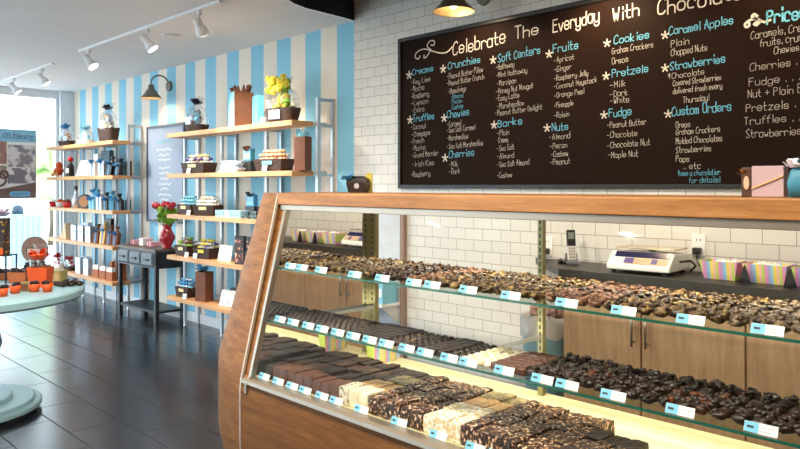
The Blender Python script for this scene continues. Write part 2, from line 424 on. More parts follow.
def smooth_line(p):
    if len(p) < 3: return p
    q = []
    for i in range(len(p) - 1):
        p0, p1, p2, p3 = p[max(i - 1, 0)], p[i], p[i + 1], p[min(i + 2, len(p) - 1)]
        for k in range(3):
            u = k / 3
            q.append(tuple(0.5 * (2 * b + (c - a) * u + (2 * a - 5 * b + 4 * c - d) * u * u + (3 * b - a - 3 * c + d) * u ** 3) for a, b, c, d in zip(p0, p1, p2, p3)))
    q.append(p[-1]); return q
def ribbon(m, pts, w, put):
    n = len(pts); L = []
    for i in range(n):
        a = pts[max(i - 1, 0)]; b = pts[min(i + 1, n - 1)]
        dx, dy = b[0] - a[0], b[1] - a[1]; l = math.hypot(dx, dy) or 1
        ex = (w * 0.5) if i == n - 1 else (-w * 0.5 if i == 0 else 0)
        x, y = pts[i][0] + dx / l * ex, pts[i][1] + dy / l * ex
        L.append(((x - dy / l * w / 2, y + dx / l * w / 2), (x + dy / l * w / 2, y - dx / l * w / 2)))
    for (a, b), (c, d) in zip(L, L[1:]):
        vs = [m.bm.verts.new(put(*p)) for p in (a, b, d, c)]
        m.bm.faces.new(vs)
def write(m, text, x, y, h, w, put, width=None, rnd=None, slope=0.0):
    """draws text with cap height h from (x,y); width: total length to fit"""
    adv = lambda c: {' ': 3.4, 'i': 2.6, 'l': 2.6, 'I': 3.4, '.': 2.2, ',': 2.2, '!': 2.6, 't': 4.6, 'r': 5.0, 'f': 4.4, 'j': 3.6, 'm': 5.8, 'w': 5.8}.get(c, 5.6)
    tot = sum(adv(c) for c in text) - 1.4
    sy = h / 7.0; sx = (width / tot) if width else sy * 0.9
    cx = 0
    for c in text:
        jy = rnd.uniform(-0.35, 0.35) if rnd else 0; js = rnd.uniform(0.92, 1.1) if rnd else 1
        for st in strokes(c):
            p = st if c in SHARP else smooth_line(st)
            p = [(x + (cx + a) * sx, y + (b * js + jy) * sy + (cx + a) * sx * slope) for a, b in p]
            if c in SHARP:
                for q in zip(p, p[1:]): ribbon(m, list(q), w, put)
            else: ribbon(m, p, w, put)
        cx += adv(c)
# poster heading
m = MB(); write(m, "CELEBRATE", 0.55, PH - 0.11, 0.055, 0.008, lambda a, b: (0.003, a, b), 0.38, None, -0.08)
m.build('poster_lettering', plain('poster ink blue', rgb(70, 110, 150), 0.6), ps)
m = MB(); rnd = random.Random(5)
ribbon(m, [(0.67 + 0.02 * i, 0.06 + (0.016 if i % 2 else -0.016)) for i in range(10)], 0.008, lambda a, b: (0.0052, a, b))
m.build('badge_scrawl', INK, ps)

# ================================================================== CHALKBOARD
cbx0, cbx1, cbz0, cbz1 = wx(401, WY), -0.25, 1.435, 2.56
cb = thing('chalkboard', 'long black framed chalkboard menu hanging on the white tile wall', 'chalkboard', (cbx0, WY - 0.002, cbz0))
BW_, BH_ = cbx1 - cbx0, cbz1 - cbz0
MB().box(0.02, BW_ - 0.02, -0.02, 0, 0.02, BH_ - 0.02).build('board', BOARD, cb)
m = MB(); m.box(0, 0.028, -0.035, 0, 0, BH_).box(BW_ - 0.028, BW_, -0.035, 0, 0, BH_).box(0.028, BW_ - 0.028, -0.035, 0, 0, 0.028).box(0.028, BW_ - 0.028, -0.035, 0, BH_ - 0.028, BH_)
m.build('frame', BFRAME, cb, bevel=0.003)
YB = WY - 0.024
def bp(px, py):   # photo point -> board-local (x, z)
    X = wx(px, YB); k = 495.0 * (1 + tt(px)) / YB
    return X - cbx0, (EYE - (py - 186.5) / k) - cbz0
put = lambda a, b: (a, -0.0212, b)
RN = random.Random(11)
def chalk(items, mat, name, wid):
    """items: (text, x0, y0, x1, height in photo px)"""
    m = MB()
    for text, x0, y0, x1, h in items:
        ax, az = bp(x0, y0); bx, bz = bp(x1, y0 - 0.0)
        k = 495.0 * (1 + tt((x0 + x1) / 2)) / YB
        # handwriting keeps to a level line on the wall, with the slight climb of the hand
        write(m, text, ax, az, h / k, wid, put, bx - ax, RN, 0.045 if x0 < 600 else 0.025)
    return m.build(name, mat, cb)
def star(px, py, r=3.5):
    cx, cz = bp(px, py); k = 495.0 * (1 + tt(px)) / YB; R = r / k; m = MB()
    for i in range(5):
        a = PI / 2 + i * 2 * PI / 5
        ribbon(m, [(cx, cz), (cx + R * math.cos(a), cz + R * math.sin(a))], R * 0.42, put)
    m.build('chalk_star', CHALKW, cb)
def swirl(pxs, name='chalk_flourish', wid=0.010):
    m = MB()
    for line in pxs: ribbon(m, smooth_line([bp(*p) for p in line]), wid, put)
    m.build(name, CHALKW, cb)
swirl([[(452, 47), (447, 52), (440, 53), (432, 51), (424, 49), (417, 52), (415, 57), (418, 59), (420, 56)], [(431, 50), (427, 46), (430, 41), (434, 41), (434, 45), (431, 45)], [(430, 51), (427, 56), (424, 58), (424, 55)]], wid=0.008)
swirl([[(770, 20), (764, 22), (757, 19), (750, 20), (745, 24), (746, 27), (749, 26), (749, 23)], [(757, 19), (752, 17), (754, 14), (757, 16)], [(760, 21), (757, 25), (754, 24), (757, 22)]], wid=0.012)
for it in [("Celebrate", 453, 55, 505, 13), ("The", 515, 39, 538, 12), ("Everyday", 553, 32, 599, 13), ("With", 613, 21, 639, 13), ("Chocolate", 658, 15, 742, 15)]:
    chalk([it], CHALKW, 'title_lettering', 0.0075)
HD = [("Creams", 412, 75, 433, 6, 409, 75), ("Crunchies", 448, 69, 480, 7, 443, 69), ("Soft Centers", 498, 62, 540, 8, 493, 60), ("Fruits", 553, 53, 578, 8, 549, 54),
      ("Cookies", 614, 44, 649, 8, 607, 43), ("Caramel Apples", 669, 35, 733, 8, 665, 35),
      ("Truffles", 413, 122, 434, 6.5, 410, 120), ("Chewies", 447, 118, 469, 7, 444, 118), ("Barks", 498, 127, 522, 7, 494, 125), ("Cherries", 449, 158, 474, 7, 445, 158),
      ("Pretzels", 612, 77, 648, 8, 606, 76), ("Nuts", 552, 131, 568, 7.5, 547, 128), ("Fudge", 609, 117, 631, 8, 604, 115), ("Strawberries", 670, 70, 725, 8, 665, 68), ("Custom Orders", 672, 116, 731, 9, 668, 114)]
for text, x0, y0, x1, h, sx_, sy_ in HD:
    chalk([(text, x0, y0, x1, h)], CHALKB, 'heading_lettering', 0.0046); star(sx_, sy_)
chalk([("Prices", 767, 24, 806, 14)], CHALKB, 'heading_lettering', 0.009)
def column(lines, wid=0.0020, mat=None):
    chalk(lines, mat or CHALKW, 'list_lettering', wid)
H5 = 5.2
column([("-Key Lime", 411, 85, 430, H5), ("-Mocha", 411, 92, 424, H5), ("-Raspberry", 411, 99, 429, H5), ("-Lemon", 411, 106, 428, H5), ("-Extra", 412, 113, 424, H5)])
column([("-Coconut", 411, 130, 426, H5), ("-Champagne", 412, 137, 430, H5), ("-French", 411, 144, 424, H5), ("-Mocha", 412, 151, 425, H5), ("-Grand Marnier", 412, 158, 438, H5), ("-Irish Kiss", 412, 167, 434, H5), ("-Raspberry", 411, 177, 430, H5)])
column([("-Peanut Butter Pillow", 447, 79, 483, H5), ("-Peanut Butter Crunch", 447, 86, 484, H5), ("-Shoestrings", 448, 94, 466, H5)])
column([("Almond", 452, 99, 463, 4.6), ("Pecan", 452, 104, 462, 4.6), ("Cashew", 452, 109.5, 463, 4.6)], mat=CHALKB)
column([("-Caramel", 447, 127, 461, H5), ("-Sea Salt Caramel", 447, 133, 475, H5), ("-Marshmallow", 447, 141, 468, H5), ("-Sea Salt Marshmallow", 447, 149, 483, H5)])
column([("-Milk", 449, 167, 458, H5), ("-Dark", 449, 174, 460, H5)])
column([("-Hathaway", 496, 70, 514, H5), ("-Mint Hathaway", 496, 78, 527, H5), ("-Marzipan", 497, 86, 516, H5), ("-Honey Nut Nougat", 496, 94, 533, H5), ("-Easy Latte", 496, 101, 519, H5), ("-Marshmallow", 497, 109, 524, H5), ("-Peanut Butter Delight", 495, 116, 542, H5)])
column([("-Plain", 497, 136, 509, H5), ("-S'mores", 497, 143, 508, H5), ("-Sea Salt", 497, 151, 514, H5), ("-Almond", 497, 159, 514, H5), ("-Sea Salt Almond", 497, 167, 529, H5), ("-Cashew", 497, 178, 512, H5)])
column([("-Apricot", 554, 63, 574, H5), ("-Ginger", 554, 72, 571, H5), ("-Raspberry Jelly", 554, 81, 588, H5), ("-Coconut Haystack", 554, 89, 597, H5), ("-Orange Peel", 554, 98, 584, H5), ("-Pineapple", 554, 108, 573, H5), ("-Raisin", 554, 118, 569, H5)])
column([("-Almond", 549, 140, 570, H5 + .5), ("-Pecan", 550, 149, 567, H5 + .5), ("-Cashew", 551, 157, 568, H5 + .5), ("-Peanut", 550, 165, 570, H5 + .5)])
column([("Graham Crackers", 612, 54, 653, H5 + .8), ("Oreos", 612, 64, 628, H5 + .8)])
column([("-Milk", 610, 88, 626, H5 + .8), ("-Dark", 610, 97, 628, H5 + .8), ("-White", 610, 104, 629, H5 + .8)])
column([("-Peanut Butter", 607, 128, 646, H5 + .8), ("-Chocolate", 607, 138, 637, H5 + .8), ("-Chocolate Nut", 607, 148, 650, H5 + .8), ("-Maple Nut", 608, 158, 638, H5 + .8)])
column([("Plain", 671, 47, 689, 7), ("Chopped Nuts", 671, 56, 707, 7)])
column([("*Chocolate", 668, 79, 704, 5.8), ("Covered Strawberries", 673, 86, 721, 5.8), ("delivered fresh every", 673, 94, 722, 5.8), ("Thursday!", 683, 103, 709, 6)])
column([("Oreos", 676, 128, 690, 6), ("Graham Crackers", 676, 135, 720, 6), ("Molded Chocolates", 676, 144, 722, 6), ("Strawberries", 676, 153, 711, 6), ("Pops", 676, 162, 689, 6), (".. etc", 683, 169, 701, 6)])
column([("*see a chocolatier", 678, 176, 720, 5.4), ("for details!", 689, 183, 720, 5.4)], mat=CHALKB)
column([("Caramels, Creams,", 751, 39, 818, 8), ("fruits, crunchies,", 760, 47, 825, 8), ("Chewies", 774, 54, 799, 7)])
column([("Cherries . . . .", 750, 71, 815, 8), ("Fudge . . . . . .", 749, 86, 820, 8), ("Nut + Plain Bark", 748, 98, 818, 8), ("Pretzels . . . .", 746, 112, 815, 8), ("Truffles . . . . .", 744, 125, 820, 8), ("Strawberries . .", 746, 138, 812, 8)])

# ================================================================== WALL LAMPS
def gooseneck(label, X, group=None, z0=2.60, reach=0.30, R=0.12, big=True):
    L = thing('wall_lamp', label, 'lamp', (X, WY - 0.001, z0), 0, group)
    MB().cyl((0, -0.025, 0.15), (0, 0, 0.15), 0.055, 0.06, 18).build('wall_plate', BRONZE, L, smooth=False)
    pts = [(0, -0.02, 0.15)] + [(0, -0.02 - reach * (0.5 - 0.5 * math.cos(a)), 0.17 + 0.09 * math.sin(a)) for a in [PI * k / 10 for k in range(1, 10)]] + [(0, -reach - 0.02, 0.17), (0, -reach - 0.02, 0.13)]
    MB().tube(pts, 0.009, 8).build('arm', BRONZE, L, smooth=True)
    c = (0, -reach - 0.02, 0)
    MB().lathe([(0.02, 0.15), (0.03, 0.14), (0.034, 0.10), (R * 0.45, 0.085), (R * 0.62, 0.05), (R * 0.85, 0.018), (R, 0.0), (R * 1.02, -0.006)], 28, c, cap=False).build('lamp_shade', BRONZE, L, smooth=True)
    MB().lathe([(0.025, 0.09), (R * 0.42, 0.078), (R * 0.58, 0.046), (R * 0.8, 0.015), (R * 0.99, -0.005)], 28, c, cap=False).build('shade_lining', WARMIN, L, smooth=True)
    MB().blob((0, -reach - 0.02, 0.045), 0.028, 1, 0, 1, 2, (1, 1, 1.3)).build('bulb', emit('warm bulb', (1, 0.78, 0.5, 1), 14), L, smooth=True)
    return L
for X, lab in ((-2.94, 'bronze wall lamp over the word Celebrate on the chalkboard'), (-2.02, 'bronze wall lamp over the middle of the chalkboard'), (-1.08, 'bronze wall lamp over the right of the chalkboard')):
    L = gooseneck(lab, X, None, 2.58, 0.30, 0.135)
    light('SPOT', 'lamp_light', (X, WY - 0.32, 2.61), 95 if -2.5 < X < -1.5 else 45, (1, 0.74, 0.46), L, (X, WY - 0.05, 2.0), spot_size=2.6, spot_blend=0.7, shadow_soft_size=0.03)
L = gooseneck('small bronze gooseneck lamp on the striped wall above the framed menu', -7.42, None, 2.43, 0.2, 0.115)
light('SPOT', 'lamp_light', (-7.42, WY - 0.22, 2.45), 16, (1, 0.74, 0.46), L, (-7.42, WY - 0.12, 1.5), spot_size=2.6, spot_blend=0.7, shadow_soft_size=0.03)

# ================================================================== TRACK LIGHTS
def track(label, x0, x1, Y):
    m = MB(); m.box(0, x1 - x0, -0.018, 0.018, -0.022, 0)
    T = thing('light_track', label, 'track', (x0, Y, CH - 0.001))
    m.build('rail', WHITE, T)
    MB().box(-0.02, 0.05, -0.022, 0.022, -0.03, 0).build('end_feed', WHITE, T)
    return T
track('white ceiling light track nearest the window', -10.3, -8.0, 2.70)
track('long white ceiling light track in the middle of the ceiling', -7.05, -4.45, 2.64)
def spot(label, X, Y, aim, e):
    T = thing('track_spotlight', label, 'spotlight', (X, Y, CH - 0.024), 0, None); T.scale = (.85, .85, .85)
    MB().cyl((0, 0, -0.045), (0, 0, 0), 0.022, 0.022, 12).cyl((0, 0, -0.10), (0, 0, -0.045), 0.008, 0.008, 8).build('stem', WHITE, T)
    d = Vector(aim).normalized(); q = d.to_track_quat('Z', 'Y').to_matrix(); c = Vector((0, 0, -0.13))
    m = MB(); m.lathe([(0.028, -0.075), (0.034, -0.06), (0.036, 0.0), (0.055, 0.05), (0.058, 0.085)], 20, c, True, q)
    m.build('lamp_head', WHITE, T, smooth=False)
    MB().lathe([(0.001, 0.088), (0.05, 0.088), (0.05, 0.09)], 20, c, True, q).build('lens', emit('spot lens', (1, 0.9, 0.74, 1), 9), T)
    p = Vector((X, Y, CH - 0.024)) + c + d * 0.1
    light('SPOT', 'spot_light', p, e, (1, 0.86, 0.68), T, p + d, spot_size=1.3, spot_blend=0.6, shadow_soft_size=0.04)
spot('white track spotlight nearest the window', -9.35, 2.70, (0.25, 0.6, -0.8), 90)
spot('second white track spotlight from the window', -8.35, 2.70, (0.25, 0.6, -0.8), 90)
spot('white spotlight at the window end of the long track', -6.86, 2.64, (0.45, 0.35, -0.7), 90)
spot('white spotlight halfway along the long track', -5.62, 2.64, (0.35, 0.5, -0.8), 120)
spot('white spotlight at the counter end of the long track', -4.76, 2.64, (-0.35, 0.62, -0.75), 110)
def downlight(label, X, Y, e):  # unseen ceiling lamps added as warm fill for the counter side
    T = thing('fill_downlight', label, 'downlight', (X, Y, CH - 0.001))
    MB().lathe([(0.075, -0.006), (0.10, -0.006), (0.10, 0), (0.075, 0)], 28, cap=False).build('ring', WHITE, T)
    MB().lathe([(0.001, -0.003), (0.074, -0.003), (0.074, -0.001)], 28).build('diffuser', emit('fill downlight glow', (1, 0.88, 0.7, 1), 12), T)
    light('AREA', 'fill_lamp', (X, Y, CH - 0.012), e, (1, 0.87, 0.70), T, (X, Y, 0), shape='DISK', size=0.15)
for X, Y, e, lab in ((-0.6, 1.0, 52, 'added unseen downlight over the counter front, farthest from the window'), (-2.2, 1.0, 52, 'added unseen downlight over the middle of the counter front'), (-3.8, 1.0, 52, 'added unseen downlight over the curved case end'),
                     (-0.6, -1.2, 12, 'added unseen downlight by the street wall, farthest from the window'), (-2.8, -1.2, 12, 'added unseen downlight in the middle of the street wall'), (-5.0, -1.2, 12, 'added unseen downlight near the glazed street front')):
    downlight(lab, X, Y, e)
cz = tag(MB().lathe([(0.001, -0.012), (0.06, -0.012), (0.075, -0.006), (0.08, 0)], 24, (0, 0, 0)).build('ceiling_sensor', WHITE, None, smooth=True), 'round white cover plate on the ceiling beyond the long track', 'sensor')
cz.location = (wx(171, 2.95), 2.95, CH - 0.001)

# ================================================================== FRAMED MENU ON STRIPES
fm = thing('framed_menu', 'blue-grey framed price board on striped wall between the two shelving units', 'sign', (-7.95, WY - 0.001, 1.04))
MB().box(0.02, 0.88, -0.018, 0, 0.02, 1.09).build('panel', plain('slate blue board', rgb(150, 166, 190), 0.5, var=0.04), fm)
m = MB(); m.box(0, 0.025, -0.03, 0, 0, 1.11).box(0.875, 0.9, -0.03, 0, 0, 1.11).box(0.025, 0.875, -0.03, 0, 0, 0.025).box(0.025, 0.875, -0.03, 0, 1.085, 1.11)
m.build('frame', plain('grey frame', rgb(92, 96, 108), 0.5), fm)
mh, ml = MB(), MB(); rr = random.Random(2); P2 = lambda a, b: (a, -0.019, b)
ribbon(mh, [(0.26 + 0.02 * i, 0.92 + (0.02 if i % 2 else -0.02)) for i in range(19)], 0.012, P2)
for k, z in enumerate((0.83, 0.77, 0.71, 0.62, 0.56, 0.50, 0.44, 0.38, 0.32, 0.26)):
    half = rr.uniform(0.09, 0.2); n = int(half * 2 / 0.018)
    ribbon(ml, [(0.45 - half + 0.018 * i, z + rr.uniform(-0.014, 0.014)) for i in range(n)], 0.008, P2)
mh.build('heading_scrawl', CHALKB, fm); ml.build('list_scrawl', PAPER, fm)

# ================================================================== DISPLAY CASE
Xl, Xr = -2.78, -0.02
YF, YT, YR = 1.80, 2.00, 2.57
ZS, ZT = 0.564, 1.418
dc = thing('display_case', 'long wood and glass display case full of chocolates', 'display case', (Xl, YF, 0))
def L(x, y, z): return (x - Xl, y - YF, z)
def dbox(name, mat, x0, x1, y0, y1, z0, z1, bevel=0.0, par=None):
    return MB().box(x0 - Xl, x1 - Xl, y0 - YF, y1 - YF, z0, z1).build(name, mat, par or dc, bevel=bevel)
def gy(z): return YF + (YT - YF) * (z - ZS) / (1.338 - ZS)      # leaning glass plane
dbox('front_panel', OAK_SHADED, Xl - 0.05, Xr, 1.78, 1.80, 0.10, 0.5425)
dbox('toe_kick', BLACKM, Xl - 0.05, Xr, 1.88, 1.90, 0.0, 0.10)
dbox('deck', CREAM, Xl, Xr, 1.801, YR, 0.53, 0.556)
dbox('rear_panel', CREAM, Xl - 0.05, Xr, YR, YR + 0.02, 0.0, 0.556)
MB().prism([(1.772 - YF, 0.5427), (1.83 - YF, 0.5427), (1.83 - YF, 0.566), (1.79 - YF, 0.564), (1.774 - YF, 0.558)], Xl - 0.033 - Xl, Xr - Xl, 'X').build('sill_rail', TRIM, dc)
dbox('counter_top', OAK, Xl - 0.048, Xr + 0.02, 1.985, 2.60, 1.362, ZT, 0.003)
dbox('fascia_trim', TRIM, Xl - 0.035, Xr, 1.992, 2.03, 1.336, 1.362, 0.002)
# leaning front glass
g0, g1 = 0.567, 1.34
MB().rings([[L(Xl + 0.005, gy(g0) + d, g0), L(Xr, gy(g0) + d, g0), L(Xr, gy(g1) + d, g1), L(Xl + 0.005, gy(g1) + d, g1)] for d in (0.0, 0.006)]).build('front_glass', GLASS, dc)
# left stile: steel edge next to the pane, timber strip outside it
def slat(name, mat, x0, x1, d0, d1):
    rr = []
    for z, y in ((0.50, 1.778), (0.5425, 1.778), (0.575, gy(0.575)), (1.362, gy(1.362))):
        rr.append([L(x0, y + d0, z), L(x1, y + d0, z), L(x1, y + d1, z), L(x0, y + d1, z)])
    MB().rings(rr).build(name, mat, dc)
slat('edge_channel', TRIM, Xl - 0.006, Xl + 0.012, -0.008, 0.02)
slat('corner_stile', OAKV, Xl - 0.04, Xl - 0.0061, -0.002, 0.03)
# curved end: front sweeps round to the side, leaning in towards the top and tucked in at the foot
AX = Xl - 0.05
rings_ = []
zs = [0.0, 0.06, 0.12, 0.17, 0.21, 0.25, 0.29] + [0.33 + 0.055 * i for i in range(20)]
zs = [z for z in zs if z < ZT - 0.02] + [ZT]
def end_pt(th, z):
    zk = 0.53 + 0.13 * th
    f = max(0.0, (z - zk) / (ZT - zk))
    A = 0.45 - 0.15 * f; B = 0.25 - 0.05 * f; y0 = 1.778 + 0.213 * f
    if z < 0.29:
        u = 1 - z / 0.29; A -= 0.10 * u * u; y0 += 0.07 * u * u
    a = th * PI / 2
    return (AX - A * math.sin(a), y0 + B * (1 - math.cos(a)), z)
seamp = [end_pt(0, z) for z in zs]
for z in zs:
    r = [end_pt(i / 14, z) for i in range(15)]
    sx_ = r[-1][0]
    r += [(sx_, 2.60, z), (AX, 2.60, z)]
    rings_.append([L(*p) for p in r])
eo = MB().rings(rings_).build('curved_end', OAKV, dc, smooth=True)
bm_ = eo.modifiers.new('e', 'EDGE_SPLIT'); bm_.split_angle = 0.7
MB().rings([[L(x, y + d, z) for x, d in ((AX - 0.004, -0.003), (AX + 0.005, -0.003), (AX + 0.005, 0.01), (AX - 0.004, 0.01))] for (_, y, z) in seamp[3:]]).build('seam_strip', plain('satin aluminium', rgb(196, 186, 172), 0.45, 0.4, 0.02), dc)
# mirrored inside of the left end
MB().rings([[L(x, gy(0.56) + 0.012, 0.557), L(x, YR, 0.557), L(x, YR, 1.36), L(x, gy(1.36) + 0.012, 1.36)] for x in (Xl - 0.004, Xl + 0.002)]).build('mirror_panel', MIRROR, dc)
MB().prism([(0.04, 0.1), (2.59 - YF, 0.1), (2.59 - YF, 1.361), (gy(1.361) + 0.035 - YF, 1.361), (gy(0.57) + 0.035 - YF, 0.57)], AX + 0.001 - Xl, -0.005, 'X').build('end_board', OAKV, dc)
dbox('right_end', OAKV, Xr, Xr + 0.03, 2.0, 2.59, 0.0, 1.361)
MB().prism([(1.80 - YF, 0.1), (2.0 - YF, 0.1), (2.0 - YF, 1.361), (gy(0.57) - YF, 0.57)], Xr - Xl, Xr + 0.03 - Xl, 'X').build('right_end', OAKV, dc)
for X, wd in ((Xl + 0.003, 0.05), (-1.705, 0.024), (-0.62, 0.024)):
    p = dbox('shelf_post', OLIVE, X, X + wd, YR - 0.03, YR - 0.004, 0.5565, 1.361)
    m = MB()
    for k in range(24): m.box(X + wd / 2 - 0.004 - Xl, X + wd / 2 + 0.004 - Xl, YR - 0.0312 - YF, YR - 0.0301 - YF, 0.60 + k * 0.03, 0.618 + k * 0.03)
    m.build('slots', INK, p)
def gshelf(z, y0, y1):
    s = dbox('glass_shelf', SHELFG, Xl + 0.012, Xr, y0, y1, z - 0.008, z)
    dbox('shelf_edge', GEDGE, Xl + 0.012, Xr, y0 - 0.003, y0 - 0.0002, z - 0.008, z, 0, s)
    for X in (-2.755, -1.705, -0.62):
        m = MB(); m.prism([(y0 + 0.05 - YF, z - 0.0085), (YR - 0.032 - YF, z - 0.0085), (YR - 0.032 - YF, z - 0.028), (y0 + 0.05 - YF, z - 0.013)], X + 0.006 - Xl, X + 0.014 - Xl, 'X')
        m.build('bracket', GALV, s)
    return s
SH1, SH2 = 1.065, 0.823
gshelf(SH1, 1.946, 2.42)
gshelf(SH2, 1.886, 2.21)
# strip lamp behind the fascia trim and one under the upper shelf
o = dbox('strip_lamp', emit('lamp tube', (1, 0.93, 0.76, 1), 6), Xl + 0.1, Xr - 0.1, 2.30, 2.32, 1.343, 1.36)
light('AREA', 'strip_light', (-1.4, 2.31, 1.335), 8.5, (1, 0.9, 0.7), dc, (-1.4, 2.32, 0.6), shape='RECTANGLE', size=2.5, size_y=0.05, spread=1.9)
o = dbox('strip_lamp', MATS['lamp tube'], Xl + 0.1, Xr - 0.1, 2.222, 2.236, 0.785, 0.797)
MB().prism([(2.212 - YF, 0.786), (2.215 - YF, 0.805), (2.243 - YF, 0.805), (2.246 - YF, 0.786), (2.240 - YF, 0.800), (2.218 - YF, 0.800)], 0.1, Xr - 0.1 - Xl, 'X').build('lamp_hood', BLACKM, dc)
light('AREA', 'strip_light', (-1.4, 2.26, 0.782), 5, (1, 0.92, 0.66), dc, (-1.4, 2.5, 0.6), shape='RECTANGLE', size=2.5, size_y=0.04)

# ------------------------------------------------------------------ price tags
ORD = ['first', 'second', 'third', 'fourth', 'fifth', 'sixth', 'seventh', 'eighth', 'ninth', 'tenth', 'eleventh', 'twelfth', 'thirteenth', 'fourteenth', 'fifteenth', 'sixteenth', 'seventeenth', 'eighteenth', 'nineteenth']
def first_tag():
    T = thing('price_tag', '', 'price tag')
    rot = Matrix.Rotation(-0.42, 4, 'X')
    m = MB().box(-0.040, 0.040, 0, 0.0015, 0, 0.027, rot); m.build('card', PAPER, T)
    m = MB().box(-0.0395, -0.005, -0.0006, -0.0001, 0.0005, 0.0265, rot); b = m.build('blue_panel', TAGB, T)
    m = MB().box(-0.033, -0.017, -0.0012, -0.0007, 0.011, 0.017, rot); m.build('logo_print', INK, b)
    m = MB()
    for k, (a, c) in enumerate(((-0.004, 0.034), (-0.004, 0.026))): m.box(a, c, -0.0006, -0.0001, 0.0155 - k * 0.009, 0.0175 - k * 0.009, rot)
    m.build('text_print', GREYINK, T)
    return T
TAG0 = first_tag(); used_tag = [False]
def tags(pxs, Y, z, where):
    for i, px in enumerate(pxs):
        lab = ORD[i] + ' blue and white price tag from the left ' + where
        o = TAG0 if not used_tag[0] else copy_tree(TAG0)
        used_tag[0] = True
        o.location = (wx(px, Y), Y, z); o['label'] = lab; o['group'] = 'price tags ' + where
T1 = [289.5, 301, 320, 353.5, 381, 412.5, 431, 467, 509.5, 565.5, 622.5, 689.5, 766.5]
T2 = [279, 292, 307, 321, 336.5, 352, 368.5, 385, 405.5, 424, 448, 467, 503, 541, 566, 612, 679, 760]
T3 = [263, 277, 291, 304, 320.6, 335, 360, 397.7, 437, 474, 497]
tags(T1, 1.953, SH1 + 0.001, 'on the upper glass shelf')
tags(T2, 1.893, SH2 + 0.001, 'on the lower glass shelf')
tags(T3, 1.822, 0.5675, 'along the bottom deck')

# ------------------------------------------------------------------ chocolates
def proto_mesh(name, fn, mat, smooth=True):
    m = MB(); fn(m); bmesh.ops.recalc_face_normals(m.bm, faces=m.bm.faces)
    me = bpy.data.meshes.new(name); m.bm.to_mesh(me); m.bm.free(); me.materials.append(mat)
    if smooth:
        for p in me.polygons: p.use_smooth = True
    zmin = min(v.co.z for v in me.vertices)
    for v in me.vertices: v.co.z -= zmin
    return me
def cluster(seed, r, amp=0.55):
    def f(m):
        rn = random.Random(seed)
        m.blob((0, 0, r * 0.55), r * 0.86, seed, amp, 2.6, 2, (1, 1, 0.62))
        for k in range(4):
            a = rn.random() * 6.28
            m.blob((r * 0.5 * math.cos(a), r * 0.5 * math.sin(a), r * (0.75 + 0.3 * rn.random())), r * 0.38, seed + k, 0.4, 2, 1, (1.2, 0.8, 0.7))
    return f
def truffle(seed, r):
    return lambda m: m.blob((0, 0, r * 0.6), r, seed, 0.12, 1.5, 2, (1, 1, 0.8), -r * 0.5)
def square(seed, w, d, h):
    def f(m):
        bmesh.ops.create_cube(m.bm, size=1.0); bmesh.ops.subdivide_edges(m.bm, edges=m.bm.edges[:], cuts=2, use_grid_fill=True)
        for v in m.bm.verts:
            c = v.co.copy(); k = 1.0
            n = mnoise.noise(c * 5 + Vector((seed * 2.3, seed, 0)))
            rr_ = max(abs(c.x), abs(c.y), abs(c.z))
            e = sum(1 for q in c if abs(abs(q) - 0.5) < 1e-4)
            k = 1 - 0.035 * max(0, e - 1)
            v.co = Vector((c.x * w * k, c.y * d * k, c.z * h * k + n * h * 0.06))
    return f
DK = rgb(44, 26, 18); MK = rgb(92, 52, 32); TAN = rgb(196, 160, 104)
def fam(name, fns, mat, smooth=True): return [proto_mesh(name, f, mat, smooth) for f in fns]
m_tan = speckle('tan nut cluster', rgb(46, 29, 17), rgb(132, 102, 58), 45, 0.46, 0.60, 0.4, rgb(176, 148, 98))
m_olv = speckle('olive pecan cluster', rgb(50, 33, 18), rgb(104, 80, 42), 40, 0.44, 0.60, 0.35, rgb(150, 124, 74))
m_drk = speckle('dark almond cluster', rgb(40, 24, 16), rgb(96, 64, 38), 50, 0.5, 0.64, 0.3)
m_pnk = speckle('rosy coconut cluster', rgb(66, 40, 28), rgb(140, 98, 74), 50, 0.44, 0.60, 0.45)
m_gry = speckle('grey dusted cluster', rgb(54, 40, 28), rgb(128, 108, 82), 40, 0.44, 0.62, 0.4)
CL = {'nut_cluster': fam('nut cluster', [cluster(i, 0.027) for i in range(5)], m_tan),
      'pecan_cluster': fam('pecan cluster', [cluster(i + 10, 0.028) for i in range(5)], m_olv),
      'almond_cluster': fam('almond cluster', [cluster(i + 20, 0.027) for i in range(5)], m_drk),
      'coconut_cluster': fam('coconut cluster', [cluster(i + 30, 0.027) for i in range(5)], m_pnk),
      'dusted_cluster': fam('dusted cluster', [cluster(i + 40, 0.029) for i in range(5)], m_gry)}
m_td = plain('dark chocolate', rgb(40, 24, 17), 0.42, var=0.25, nscale=30)
m_tm = plain('milk chocolate', rgb(94, 54, 36), 0.35, var=0.25, nscale=30)
m_tb = speckle('dark chocolate with orange peel', rgb(36, 22, 16), rgb(112, 56, 30), 22, 0.55, 0.7, 0.4)
m_tw = speckle('white iced chocolate', rgb(226, 208, 170), rgb(250, 240, 220), 30, 0.45, 0.6, 0.5)
m_tl = speckle('dark chocolate with pale drizzle', rgb(48, 30, 22), rgb(170, 130, 84), 70, 0.60, 0.66, 0.35)
